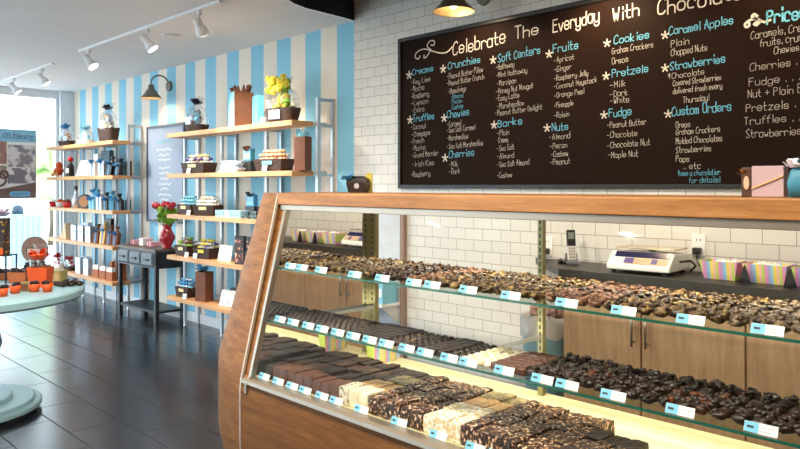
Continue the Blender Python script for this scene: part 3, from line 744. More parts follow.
TR = {'dark_truffle': fam('dark truffle', [truffle(i, 0.0165) for i in range(4)], m_td),
      'drizzled_truffle': fam('drizzled truffle', [truffle(i + 5, 0.0165) for i in range(4)], m_tl),
      'square_cream': fam('square cream', [square(i, 0.031, 0.031, 0.022) for i in range(4)], m_td),
      'milk_caramel': fam('milk caramel', [square(i + 7, 0.034, 0.03, 0.024) for i in range(4)], m_tm),
      'white_iced_cream': fam('white iced cream', [truffle(i + 30, 0.0165) for i in range(4)], m_tw),
      'chocolate_chunk': fam('chocolate chunk', [cluster(i + 60, 0.028, 0.5) for i in range(5)], m_tb),
      'dark_cluster': fam('dark cluster', [cluster(i + 70, 0.0285, 0.4) for i in range(5)], m_td)}
def fud(name, base, spots, sc, lo, hi, extra=None): return speckle(name, base, spots, sc, lo, hi, 0.5, extra, 0.4)
FB = (0.058, 0.105, 0.068)
FU = {'dark_fudge_block': fam('dark fudge', [square(i, *FB) for i in range(4)], fud('dark fudge', rgb(38, 23, 16), rgb(60, 39, 29), 30, 0.4, 0.6), False),
      'milk_fudge_block': fam('milk fudge', [square(i + 4, *FB) for i in range(4)], fud('milk fudge', rgb(78, 48, 34), rgb(104, 68, 50), 30, 0.4, 0.6), False),
      'speckled_fudge_block': fam('speckled fudge', [square(i + 8, *FB) for i in range(4)], fud('cookie speckled fudge', rgb(226, 214, 194), rgb(70, 58, 52), 90, 0.56, 0.6), False),
      'vanilla_fudge_block': fam('vanilla fudge', [square(i + 12, *FB) for i in range(4)], fud('vanilla fudge', rgb(240, 226, 196), rgb(226, 204, 164), 20, 0.4, 0.65), False),
      'coconut_fudge_block': fam('coconut fudge', [square(i + 16, *FB) for i in range(4)], fud('coconut topped fudge', rgb(222, 192, 142), rgb(250, 244, 232), 80, 0.46, 0.54), False),
      'peanut_fudge_block': fam('peanut fudge', [square(i + 20, *FB) for i in range(4)], fud('peanut fudge', rgb(196, 146, 92), rgb(222, 184, 134), 40, 0.42, 0.6), False),
      'walnut_fudge_block': fam('walnut fudge', [square(i + 24, *FB) for i in range(4)], fud('walnut topped fudge', rgb(46, 26, 17), rgb(172, 112, 58), 80, 0.53, 0.59, rgb(236, 218, 194)), False),
      'grey_green_fudge_block': fam('mint fudge', [square(i + 28, *FB) for i in range(4)], fud('mint fudge', rgb(128, 112, 76), rgb(160, 146, 104), 30, 0.4, 0.6), False)}
def put_choc(me, name, loc, rz, label, group, cat='chocolate', tilt=0.0):
    o = bpy.data.objects.new(name, me); COL.objects.link(o); o.location = loc; o.rotation_euler = (tilt, 0, rz)
    return tag(o, label, cat, group)
RC = random.Random(21)
SEC1 = [('nut_cluster', 'tan nut cluster'), ('nut_cluster', 'tan nut cluster'), ('pecan_cluster', 'olive brown pecan cluster'), ('pecan_cluster', 'olive brown pecan cluster'), ('almond_cluster', 'dark almond cluster'),
        ('coconut_cluster', 'rosy brown coconut cluster'), ('nut_cluster', 'tan nut cluster'), ('pecan_cluster', 'olive brown pecan cluster'), ('nut_cluster', 'tan nut cluster'), ('coconut_cluster', 'rosy brown coconut cluster'),
        ('nut_cluster', 'tan nut cluster'), ('pecan_cluster', 'olive brown pecan cluster'), ('dusted_cluster', 'grey dusted nut cluster')]
def section(px_tags, Y):
    xs = [wx(p, Y) for p in px_tags]
    cuts = [(a + b) / 2 for a, b in zip(xs, xs[1:])]
    return lambda X: sum(1 for c in cuts if X > c)
s1 = section(T1, 1.953); pit = 0.0535
x = Xl + 0.05
while x < -0.40:
    i = s1(x)
    for r in range(8):
        Y = 2.000 + r * 0.0535
        if Y > 2.385: continue
        kind, words = SEC1[i]
        me = RC.choice(CL[kind])
        put_choc(me, kind, (x + RC.uniform(-.003, .003), Y + RC.uniform(-.003, .003), SH1 + 0.0008), RC.uniform(0, 6.28), words + ' behind the ' + ORD[i] + ' tag of the upper glass shelf', 'clusters at the ' + ORD[i] + ' upper tag')
    x += pit
SEC2 = [('dark_truffle', 'dark round truffle')] * 3 + [('drizzled_truffle', 'drizzled dark truffle')] * 2 + [('square_cream', 'dark square cream')] * 2 + [('drizzled_truffle', 'drizzled dark truffle'), ('dark_truffle', 'dark round truffle'), ('square_cream', 'dark square cream')] + \
       [('dark_truffle', 'dark round truffle'), ('white_iced_cream', 'white iced cream'), ('milk_caramel', 'milk chocolate caramel'), ('dark_cluster', 'dark glossy cluster'), ('chocolate_chunk', 'orange flecked chocolate chunk'), ('dark_cluster', 'dark glossy cluster'), ('chocolate_chunk', 'orange flecked chocolate chunk'), ('dark_cluster', 'dark glossy cluster')]
s2 = section(T2, 1.893)
x = Xl + 0.04
while x < -0.40:
    i = s2(x); kind, words = SEC2[i]
    if i == 11 and wx(440, 1.93) > x: kind, words = 'dark_truffle', 'dark round truffle'
    bigk = kind in ('chocolate_chunk', 'dark_cluster')
    st = 0.049 if bigk else 0.0355
    for r in range(7):
        Y = (1.940 if bigk else 1.932) + r * st
        if Y > 2.185: continue
        me = RC.choice(TR[kind]); jit = 0.003 if bigk else 0.001
        put_choc(me, kind, (x + RC.uniform(-jit, jit), Y + RC.uniform(-jit, jit), SH2 + 0.0008), RC.uniform(0, 6.28) if bigk or 'truffle' in kind else RC.uniform(-.05, .05), words + ' behind the ' + ORD[i] + ' tag of the lower glass shelf', 'chocolates at the ' + ORD[i] + ' lower tag')
    x += (0.050 if bigk else 0.0355)
def fkind(px, r):
    if px < 272: return ('dark_fudge_block', 'dark brown fudge block')
    if px < 300: return ('milk_fudge_block', 'milk brown fudge block') if r < 2 else ('dark_fudge_block', 'dark brown fudge block')
    if px < 336: return ('dark_fudge_block', 'dark brown fudge block') if r % 2 else ('milk_fudge_block', 'milk brown fudge block')
    if px < 354: return [('speckled_fudge_block', 'cookie specked white fudge block'), ('peanut_fudge_block', 'tan peanut fudge block'), ('dark_fudge_block', 'dark brown fudge block'), ('dark_fudge_block', 'dark brown fudge block')][r]
    if px < 374: return [('vanilla_fudge_block', 'pale vanilla fudge block'), ('peanut_fudge_block', 'tan peanut fudge block'), ('grey_green_fudge_block', 'olive grey fudge block'), ('dark_fudge_block', 'dark brown fudge block')][r]
    if px < 425: return ('walnut_fudge_block', 'nut topped dark fudge block')
    if px < 467: return [('coconut_fudge_block', 'white coconut topped fudge block'), ('coconut_fudge_block', 'white coconut topped fudge block'), ('peanut_fudge_block', 'tan peanut fudge block'), ('grey_green_fudge_block', 'olive grey fudge block')][r]
    if px < 545: return ('walnut_fudge_block', 'nut topped dark fudge block')
    return ('dark_fudge_block', 'dark brown fudge block') if r != 1 else ('walnut_fudge_block', 'nut topped dark fudge block')
def fplace(px):
    if px < 350: return 'at the mirrored end of the deck'
    if px < 424: return 'left of the coconut fudge on deck'
    if px < 467: return 'in the coconut column of the deck'
    if px < 545: return 'right of the coconut fudge on deck'
    return 'at the right of the bottom deck'
x = Xl + 0.04
FDEP = 0.107
while x < -0.45:
    X0 = x + FB[0] / 2
    px = 400 + 700 * (X0 + 1.86) / (1.86 - X0)
    for r in range(4):
        Y = 1.905 + r * FDEP
        if (r == 3 and X0 > -1.22) or (r == 2 and X0 > -1.05): continue
        k, words = fkind(px, r)
        pl = fplace(px); row = ['front', 'second', 'third', 'rear'][r]
        o = put_choc(RC.choice(FU[k]), k, (X0, Y, 0.5575), RC.choice((0, PI)) + RC.uniform(-.012, .012), words + ' in the ' + row + ' row ' + pl, words + ' ' + row + ' row ' + pl, 'fudge'); o.scale = (0.985, 1, RC.uniform(0.9, 1.08))
    x += 0.0590
# striped paper bag inside the case
SC6 = [rgb(232, 150, 196), rgb(176, 168, 222), rgb(150, 204, 236), rgb(246, 222, 96), rgb(244, 196, 180), rgb(196, 218, 110)]
STR = bands('sweetshop stripes', SC6, 0.0125, 0)
STRY = bands('sweetshop stripes along', SC6, 0.0125, 1)
o = thing('striped_bag', 'small candy-striped paper bag standing at the mirrored end of the deck', 'bag', (-2.585, 2.455, 0.5567))
MB().rings([[(-0.022, -0.075, 0), (0.022, -0.075, 0), (0.022, 0.075, 0), (-0.022, 0.075, 0)], [(-0.03, -0.085, 0.13), (0.03, -0.085, 0.13), (0.03, 0.085, 0.13), (-0.03, 0.085, 0.13)]], cap=True).build('bag_body', STRY, o)
MB().rings([[(-0.031, -0.086, 0.13), (0.031, -0.086, 0.13), (0.031, 0.086, 0.13), (-0.031, 0.086, 0.13)], [(-0.031, -0.086, 0.138), (0.031, -0.086, 0.138), (0.031, 0.086, 0.138), (-0.031, 0.086, 0.138)]]).build('folded_top', YELLOW, o)

# ================================================================== BACK COUNTER
CFX, CYF = -2.10, 3.33
ct = thing('worktop', 'dark stone worktop along the tile wall behind the case', 'worktop', (CFX, CYF, 0.96))
MB().prism([(0, 0), (2.1 + 0.9, 0), (3.0, 0.418), (-0.42, 0.418), (-0.42, 0.40)], 0.0, 0.04).build('slab', STONE, ct, bevel=0.002)
MB().prism([(0.012, 0.012), (3.0, 0.012), (3.0, 0.03), (0.012, 0.03)], -0.035, -0.0005).build('apron', plain('brown apron', rgb(76, 52, 38), 0.4), ct)
x0 = -2.09
labs = ['grey oak base cabinet at the chamfered end of the dark worktop', 'grey oak base cabinet below the digital scale', 'grey oak base cabinet below the striped boxes', 'grey oak base cabinet farthest along the worktop']
edges_ = [(-2.09, -1.64), (-1.637, -1.14), (-1.137, -0.64), (-0.637, -0.12)]
for k, (a, b) in enumerate(edges_):
    c = thing('base_cabinet', labs[k], 'cabinet', (a, 3.36, 0))
    wdt = b - a
    MB().box(0, wdt, 0.02, 0.385, 0.09, 0.923).build('body', CABW, c)
    MB().box(0.0, wdt, 0.07, 0.385, 0, 0.089).build('plinth', BLACKM, c)
    d = MB().box(0.003, wdt - 0.003, 0, 0.019, 0.1, 0.918).build('door', CABW, c, bevel=0.002)
    hx = wdt - 0.035 if k % 2 == 0 else 0.035
    m = MB(); m.cyl((hx, -0.03, 0.64), (hx, -0.03, 0.88), 0.006, 0.006, 10).cyl((hx, -0.03, 0.66), (hx, 0, 0.66), 0.005, 0.005, 8).cyl((hx, -0.03, 0.86), (hx, 0, 0.86), 0.005, 0.005, 8)
    m.build('handle', STEEL, d, smooth=True)
ZC = 1.001
# cordless phone
ph = thing('cordless_phone', 'silver and black cordless phone standing in its charger on the worktop', 'phone', (wx(572, 3.58), 3.58, ZC), 0.75)
MB().prism([(-0.045, 0), (0.05, 0), (0.05, 0.02), (0.03, 0.06), (0.015, 0.06), (0.012, 0.022), (-0.045, 0.016)], -0.035, 0.035, 'X').build('charger', plain('grey plastic', rgb(110, 112, 120), 0.35), ph, bevel=0.003)
rt = Matrix.Translation((0, -0.012, 0.022)) @ Matrix.Rotation(-0.26, 4, 'X')
h = MB().box(-0.025, 0.025, 0, 0.022, 0, 0.085, rt).build('handset_lower', plain('silver plastic', rgb(206, 204, 200), 0.35, 0.2), ph, bevel=0.004)
h = MB().box(-0.025, 0.025, 0, 0.022, 0.0855, 0.18, rt).build('handset_upper', BLACKP, ph, bevel=0.004)
MB().box(-0.017, 0.017, -0.001, -0.0002, 0.125, 0.165, rt).build('screen', plain('phone screen', rgb(120, 128, 124), 0.3), h)
m = MB()
for r in range(4):
    for c in range(3): m.box(-0.017 + c * 0.0125, -0.008 + c * 0.0125, -0.001, -0.0002, 0.012 + r * 0.017, 0.023 + r * 0.017, rt)
m.build('keypad', plain('grey keys', rgb(150, 148, 146), 0.4), ph)
m = MB(); m.lathe([(0.0, 0), (0.016, 0), (0.018, 0.012), (0.012, 0.024), (0.001, 0.027)], 14)
o = tag(m.build('desk_knob', BLACKP, smooth=True), 'small black round plug lying farther from the phone on worktop', 'plug', 'black plugs'); o.location = (wx(560.5, 3.56), 3.56, ZC)
o2 = copy_tree(o, (wx(566, 3.56), 3.56, ZC), 0, 'small black round plug lying next to the phone charger'); 
def outlet(X, Z, label):
    q = thing('wall_outlet', label, 'outlet', (X, WY - 0.001, Z))
    MB().box(-0.036, 0.036, -0.006, 0, -0.058, 0.058).build('plate', PAPER, q, bevel=0.002)
    m = MB()
    for zz in (-0.028, 0.028): m.box(-0.012, -0.008, -0.007, -0.0061, zz - 0.006, zz + 0.006).box(0.008, 0.012, -0.007, -0.0061, zz - 0.006, zz + 0.006)
    m.build('slots', INK, q)
    MB().box(-0.02, 0.02, -0.045, -0.0072, -0.048, -0.012).build('adapter', BLACKP, q, bevel=0.005)
    MB().tube([(0, -0.03, -0.05), (0.005, -0.04, -0.075), (0.02, -0.05, -0.095), (0.03, -0.07, -0.104)], 0.003, 6).build('cord', BLACKP, q, smooth=True)
outlet(wx(548, WY), EYE - (246 - 186.5) / (495 * (1 + tt(548)) / WY), 'white wall outlet with black adapter above the chamfered worktop end')
outlet(wx(699, WY), EYE - (245 - 186.5) / (495 * (1 + tt(699)) / WY), 'white wall outlet with black plug behind the scale')
# digital scale
sx0, sx1 = wx(612, 3.47), wx(673, 3.47)
sc = thing('digital_scale', 'white digital price scale with slanted display on the dark worktop', 'scale', ((sx0 + sx1) / 2, 3.54, ZC), 0.06)
W2 = (sx1 - sx0) / 2; sc.scale = (1.0, 1.0, 1.3)
m = MB(); m.prism([(-0.14, 0.012), (0.14, 0.012), (0.14, 0.075), (-0.065, 0.082), (-0.14, 0.03)], -W2, W2, 'X')
m.build('housing', PAPER, sc, bevel=0.006)
m = MB()
for xx in (-W2 + 0.03, W2 - 0.03):
    for yy in (-0.115, 0.115): m.cyl((xx, yy, 0), (xx, yy, 0.0115), 0.014, 0.012, 12)
m.build('feet', BLACKP, sc)
sl = math.atan2(0.052, 0.075)
rt = Matrix.Translation((0, -0.14, 0.03)) @ Matrix.Rotation(sl, 4, 'X')
MB().box(-W2 + 0.03, W2 - 0.02, 0.054, 0.086, 0.0005, 0.004, rt).build('display', plain('display glass', rgb(44, 44, 84), 0.15), sc)
MB().box(-W2 + 0.10, W2 - 0.02, 0.012, 0.048, 0.0005, 0.003, rt).build('keypad', plain('tan keypad', rgb(206, 178, 148), 0.4), sc)
m = MB(); m.box(-W2 + 0.09, -W2 + 0.14, 0.014, 0.046, 0.0031, 0.0045, rt); m.box(W2 - 0.1, W2 - 0.07, 0.016, 0.044, 0.0031, 0.0045, rt)
m.build('keys', plain('violet keys', rgb(96, 84, 150), 0.4), sc)
MB().cyl((0, 0.04, 0.0755), (0, 0.04, 0.092), 0.03, 0.03, 14).build('pan_support', STEEL, sc)
MB().box(-W2 + 0.01, W2 - 0.005, -0.055, 0.138, 0.0925, 0.098).build('weighing_pan', plain('pan steel', rgb(224, 206, 176), 0.22, 0.8, 0.03), sc, bevel=0.002)
m = MB(); m.tube([(W2 + 0.012, 0.12, 0.004), (W2 + 0.05, 0.09, 0.03), (W2 + 0.055, 0.0, 0.055), (W2 + 0.01, -0.03, 0.05)], 0.005, 6)
m.build('cord', BLACKP, sc, smooth=True)
# striped treat boxes
for k, (a, b) in enumerate(((698, 738), (741, 788), (790, 838))):
    X0, X1 = wx(a, 3.46), wx(b, 3.46)
    bx = thing('striped_box', ['candy-striped open box nearest the scale', 'candy-striped open box in the middle of its row', 'candy-striped open box at the far end of its row'][k], 'box', ((X0 + X1) / 2, 3.53, ZC), 0, 'striped boxes on the worktop')
    w1 = (X1 - X0) / 2 - 0.004; w0 = w1 - 0.018; hh = 0.088; d0, d1 = 0.05, 0.07
    def ring(w_, d_, z): return [(-w_, -d_, z), (w_, -d_, z), (w_, d_, z), (-w_, d_, z)]
    MB().rings([ring(w0, d0, 0), ring(w1, d1, hh), ring(w1 - 0.004, d1 - 0.004, hh), ring(w0 - 0.003, d0 - 0.003, 0.004)]).build('box_body', STR, bx)
    m = MB(); rn = random.Random(k)
    for q in range(9): m.blob((rn.uniform(-w0 * .8, w0 * .8), rn.uniform(-0.035, 0.035), hh - 0.012), 0.018, q, 0.5, 3, 1)
    m.build('tissue', PAPER, bx)
# black tent dividers between the boxes
for k, px in enumerate((743, 789)):
    X = wx(px - 1, 3.40)
    o = MB().prism([(-0.028, 0), (0.028, 0), (0.0, 0.085)], -0.006, 0.006, 'Y').build('tent_card', BLACKP)
    tag(o, ['black triangular tent card after the first striped box', 'black triangular tent card after the second striped box'][k], 'card', 'black tent cards'); o.location = (X, 3.435, ZC)

# ================================================================== BEHIND THE CASE
wc = thing('ledge_panel', 'grey upright panel with a white ledge against tile wall behind the case', 'panel', (-4.02, 3.70, 0))
MB().box(0, 0.305, 0.02, 0.045, 0, 1.34).build('back_board', plain('pale grey board', rgb(206, 210, 218), 0.5), wc)
MB().box(0.306, 0.345, 0.012, 0.045, 0, 1.34).build('edge_trim', plain('brown edged board', rgb(150, 124, 108), 0.5), wc)
MB().box(0, 0.305, -0.17, 0.0195, 0.56, 0.58).build('ledge', PAPER, wc)
MB().prism([(-0.15, 0.5595), (0.0195, 0.5595), (0.0195, 0.42)], 0.02, 0.04, 'X').prism([(-0.15, 0.5595), (0.0195, 0.5595), (0.0195, 0.42)], 0.26, 0.28, 'X').build('ledge_bracket', PAPER, wc)
for k, (dx, z, w_, h_) in enumerate(((0.02, 0.581, 0.17, 0.11), (0.03, 0.692, 0.15, 0.08), (0.205, 0.581, 0.09, 0.15))):
    bx = thing('shop_box', ['light blue and white box at the bottom of the ledge stack', 'light blue and white box on top of the ledge stack', 'narrow light blue box beside the stack on the ledge'][k], 'box', (-4.02 + dx, 3.545, z), 0, 'blue boxes on the ledge')
    MB().box(0, w_, 0, 0.15, 0, h_).build('box_body', BLUEP, bx, bevel=0.003)
    MB().box(0.01, w_ - 0.01, -0.002, -0.0003, h_ * 0.35, h_ * 0.75).build('white_band', PAPER, bx)
tb = thing('waste_bin', 'light blue bin with a pale liner between tile wall and base cabinets', 'bin', (-2.31, 3.52, 0))
MB().lathe([(0.10, 0), (0.135, 0.66), (0.14, 0.68), (0.128, 0.68), (0.095, 0.01)], 20).build('bin_body', plain('bin blue', rgb(150, 196, 220), 0.4), tb, smooth=True)
m = MB(); rn = random.Random(4); rr_ = []
for r, z in ((0.148, 0.58), (0.146, 0.69), (0.13, 0.70), (0.12, 0.66)):
    rr_.append([((r + rn.uniform(-.006, .006)) * math.cos(2 * PI * i / 26), (r + rn.uniform(-.006, .006)) * math.sin(2 * PI * i / 26), z + rn.uniform(-.012, .012)) for i in range(26)])
m.rings(rr_, True, False).build('liner', plain('bin liner', rgb(206, 206, 210), 0.3, var=0.1), tb, smooth=True)
m = MB()
for k in range(6): m.blob((rn.uniform(-.06, .06), rn.uniform(-.06, .06), 0.70 + 0.02 * k / 3), 0.045, k, 0.7, 3, 2)
m.build('rubbish', plain('crumpled rubbish', rgb(150, 120, 110), 0.6, var=0.4, nscale=25), tb)

# ================================================================== ON TOP OF THE CASE
def bow(m, c, r, n=7, seed=0):
    rn = random.Random(seed); c = Vector(c)
    for k in range(n):
        a = 2 * PI * k / n + rn.uniform(-.2, .2); el = rn.uniform(0.2, 1.1)
        d = Vector((math.cos(a) * math.cos(el), math.sin(a) * math.cos(el), math.sin(el)))
        sd = d.cross(Vector((0, 0, 1))).normalized() * r * 0.22
        pts = [c, c + d * r * 0.55 + Vector((0, 0, r * .25)), c + d * r, c + d * r * 0.6 - Vector((0, 0, r * .12)), c]
        for p, q in zip(pts, pts[1:]):
            m.bm.faces.new([m.bm.verts.new(v) for v in (p - sd, p + sd, q + sd, q - sd)])
    return m
ZK = ZT + 0.001
X_ = wx(766, 2.25)
gb = thing('gift_box', 'grey-mauve gift box with gold cord on top of the case', 'box', (X_, 2.26, ZK), 0.10)
MB().box(-0.036, 0.05, -0.03, 0.04, 0, 0.092).build('box_body', plain('mauve card', rgb(176, 152, 158), 0.5, var=0.05), gb, bevel=0.002)
MB().box(-0.064, -0.0362, -0.03, 0.04, 0, 0.088).build('dark_side', plain('dark brown card', rgb(74, 50, 42), 0.4), gb, bevel=0.002)
MB().lathe([(0.001, 0), (0.008, 0.001), (0.008, 0.002), (0.001, 0.0025)], 14, (-0.05, -0.0305, 0.042), True, Matrix.Rotation(PI / 2, 3, 'X') @ Matrix.Scale(2.6, 3, (0, 1, 0))).build('oval_label', plain('tan label', rgb(206, 170, 140), 0.5), gb)
MB().tube([(-0.036, -0.033, 0.024), (0.0, -0.034, 0.04), (0.05, -0.033, 0.062)], 0.0018, 6).build('gold_cord', plain('gold cord', rgb(222, 168, 80), 0.4, 0.3), gb)
m = MB(); bow(m, (-0.06, -0.02, 0.066), 0.022, 7, 3); m.build('bow', plain('amber ribbon', rgb(150, 96, 28), 0.4), gb)
X_ = wx(812, 2.20)
gp = thing('gift_pouch', 'teal gift pouch with white ribbon on the case at the far right', 'pouch', (X_, 2.22, ZK), 0.1)
MB().rings([[(w_ * math.copysign(abs(math.cos(a)) ** .5, math.cos(a)), d_ * math.copysign(abs(math.sin(a)) ** .5, math.sin(a)), z) for a in [2 * PI * i / 20 for i in range(20)]] for w_, d_, z in ((0.062, 0.03, 0), (0.066, 0.038, 0.04), (0.058, 0.032, 0.075), (0.04, 0.012, 0.096), (0.044, 0.006, 0.104))]).build('pouch_body', TEALP, gp, smooth=True)
MB().rings([[(0.01 + 0.034 * math.cos(a), -0.0385 - 0.001 * k, 0.044 + 0.028 * math.sin(a)) for a in [2 * PI * i / 20 for i in range(20)]] for k in (0, 1)]).build('oval_label', MATS['tan label'], gp)
MB().box(-0.018, 0.038, -0.042, -0.0400, 0.036, 0.052).build('name_plate', INK, gp)
m = MB(); bow(m, (-0.05, -0.018, 0.084), 0.032, 6, 5); m.build('ribbon', plain('white ribbon', rgb(236, 236, 250), 0.4), gp)
X_ = wx(348, 2.33)
gk = thing('gift_hamper', 'small dark hamper with blue bow and gold card on the case near the tile corner', 'hamper', (X_, 2.40, ZK), 0.5)
MB().rings([[(-w_, -w_ * .7, z), (w_, -w_ * .7, z), (w_, w_ * .7, z), (-w_, w_ * .7, z)] for w_, z in ((0.045, 0), (0.055, 0.05), (0.05, 0.07), (0.03, 0.085))]).build('hamper_body', plain('black brown card', rgb(40, 32, 32), 0.35, var=0.3), gk, bevel=0.003)
MB().lathe([(0.001, 0), (0.014, 0), (0.014, 0.002)], 18, (0.005, -0.040, 0.034), True, Matrix.Rotation(PI / 2, 3, 'X')).build('round_label', GREYINK, gk)
m = MB(); bow(m, (-0.045, -0.03, 0.062), 0.045, 7, 9); m.build('bow', RIBB, gk)
MB().box(0.03, 0.062, 0.04, 0.046, 0, 0.102).build('gold_card', plain('gold card', rgb(206, 190, 90), 0.4, 0.2), gk)

# ================================================================== SHELVING UNITS
ZSH = [1.985, 1.578, 1.170, 0.757, 0.345]
BYF, BYR = 3.35, 3.57
def shelving(label, posts, xl, xr, split):
    u = thing('shelving_unit', label, 'shelves', (xl, BYF, 0))
    W = xr - xl
    for i, X in enumerate(posts):
        lx = X - xl
        top = 2.18 if i == len(posts) - 1 else 2.0
        f = MB().box(lx - 0.014, lx + 0.014, 0.215, 0.243, 0.03, top)
        f.build('front_post', GALV, u)
        MB().box(lx - 0.012, lx + 0.012, 0.372, 0.394, 0.0, top).build('rear_post', GALV, u)
        MB().cyl((lx, 0.229, 0), (lx, 0.229, 0.0295), 0.018, 0.01, 12).build('foot', STEEL, u)
        MB().box(lx - 0.012, lx + 0.012, 0.2431, 0.3719, top - 0.03, top - 0.004).build('crossbar', GALV, u)
        for z in ZSH:
            MB().box(lx - 0.010, lx + 0.010, 0.2431, 0.3719, z - 0.045, z - 0.0205).build('shelf_arm', GALV, u)
    cuts = [xl] + split + [xr]
    for z in ZSH:
        for a, b in zip(cuts, cuts[1:]):
            MB().box(a - xl + 0.0015, b - xl - 0.0015, 0, 0.2145, z - 0.042, z).build('shelf_board', SHELFW, u, bevel=0.002)
            # thin steel tray carries the back of the shelf
        MB().box(0.02, W - 0.02, 0.2440, 0.3715, z - 0.019, z - 0.001).build('rear_tray', GALV, u)
    return u
RP = [-6.75, -6.02, -5.26, -4.53]
shelving('right shelving unit of oak boards on silver posts beside the tile wall', RP, -6.70, -4.57, [-5.96, -5.26])
LP = [-10.17, -9.50, -8.82, -8.12]
shelving('left shelving unit of oak boards on silver posts near the window', LP, -10.20, -8.02, [-9.48, -8.80])

# ------------------------------------------------------------------ shop goods
def rr4(w, d, z): return [(-w, -d, z), (w, -d, z), (w, d, z), (-w, d, z)]
def card(px, Y, z, label):
    q = thing('shelf_card', label, 'card', (wx(px, 3.36), 3.36, z), 0.25, None)
    rot = Matrix.Rotation(-0.2, 4, 'X')
    MB().box(-0.026, 0.026, 0, 0.002, 0, 0.05, rot).build('card_face', PAPER, q)
    MB().box(-0.018, 0.018, -0.001, -0.0002, 0.018, 0.028, rot).build('print', TAGB, q)
SW = {}
def sweet_mesh(mat, r=0.0225):
    k = mat.name
    if k not in SW:
        def f(m):
            m.blob((0, 0, r * 0.8), r, 2, 0.25, 2, 1, (1.25, 0.9, 0.8))
            m.cyl((r * 1.1, 0, r * .8), (r * 1.8, 0, r * .9), r * .2, r * .7, 6); m.cyl((-r * 1.1, 0, r * .8), (-r * 1.8, 0, r * .7), r * .2, r * .7, 6)
        SW[k] = proto_mesh('wrapped sweet ' + k, f, mat)
    return SW[k]
RG = random.Random(33)
def tray(label, px, w, d, z, rz, mats, words, grp, h=0.092, Y=3.463, fill=True, tiltz=0.0, tagm=None):
    w *= 1.42; d *= 1.12; h *= 1.12
    q = thing('sweet_tray', label, 'tray', (wx(px, Y), Y, z + 0.001), rz)
    MB().rings([rr4(w * .86, d * .86, 0), rr4(w, d, h), rr4(w - 0.006, d - 0.006, h), rr4(w * .86 - 0.005, d * .86 - 0.005, h * 0.5)]).build('tray_body', DKBASK, q)
    MB().box(-w * .35, w * .35, -d - 0.0035, -d - 0.0002 , h * .55, h * .85).build('label_strip', tagm or plain('cream label', rgb(236, 216, 160), 0.5), q)
    if fill:
        nx = max(1, int((w * 1.84 - 0.01) / 0.049)); c, s_ = math.cos(rz), math.sin(rz)
        for lay, (n_, ny) in enumerate(((nx, 2), (nx, 2), (nx - 1, 1))):
            for i in range(n_):
                for j in range(ny):
                    lx = (i - (n_ - 1) / 2) * 0.050; ly = (j - (ny - 1) / 2) * 0.047 + 0.003
                    mt = RG.choice(mats)
                    o = bpy.data.objects.new('wrapped_sweet', sweet_mesh(mt)); COL.objects.link(o)
                    o.location = (q.location.x + lx * c - ly * s_, q.location.y + lx * s_ + ly * c, z + h * 0.82 + lay * 0.034 + 0.002)
                    o.rotation_euler = (0, 0, rz + RG.uniform(-.15, .15))
                    tag(o, words, 'sweet', grp)
    return q
def pack(name, label, px, w, d, h, z, rz, mat, Y=3.45, band=None, bowm=None, cat='box', lean=0.0, group=None, panelm=None):
    if 0 < px < 112 and name not in ('tall_teal_box', 'tall_white_box', 'dark_backdrop_box', 'pale_box', 'treat_bag', 'napkin_topper', 'brown_carton'): h *= 1.22
    if 0 < px < 121: w *= 1.8 if name not in ('pale_box', 'dark_backdrop_box', 'brown_carton') else 1.3
    elif px > 170: w *= 1.3
    q = thing(name, label, cat, (wx(px, Y), Y, z + 0.001), rz, group)
    rot = Matrix.Rotation(-lean, 4, 'X')
    MB().box(-w, w, -d, d, 0, h, rot @ Matrix.Translation((0, 0, d * math.sin(abs(lean))))).build('pack_body', mat, q, bevel=0.002)
    tr = rot @ Matrix.Translation((0, 0, d * math.sin(abs(lean))))
    if panelm: MB().box(-w * .8, w * .8, -d - 0.002, -d - 0.0002, h * .15, h * .85, tr).build('front_panel', panelm, q)
    if band: MB().box(-w * .18, w * .18, -d - 0.003, -d - 0.0022 if panelm else -d - 0.0003, 0.001, h - 0.001, tr).build('ribbon', band, q)
    if name in ('black_gift_bag', 'bottle_bag'):
        rr_ = []
        for k1, k2, zz in ((.95, .95, 0.0005), (.6, .8, .018), (.28, .5, .032), (.5, .8, .055), (.75, 1.0, .075)):
            rr_.append([tr @ Vector((w * k1 * math.cos(a), d * k2 * math.sin(a), h + zz)) for a in [2 * PI * i / 12 for i in range(12)]])
        MB().rings(rr_).build('gathered_top', mat, q)
    if bowm:
        m = MB(); bow(m, tr @ Vector((0, -d - 0.004, h * .82)), max(0.045, w * 1.05), 9, int(px)); m.build('bow', bowm, q)
    return q
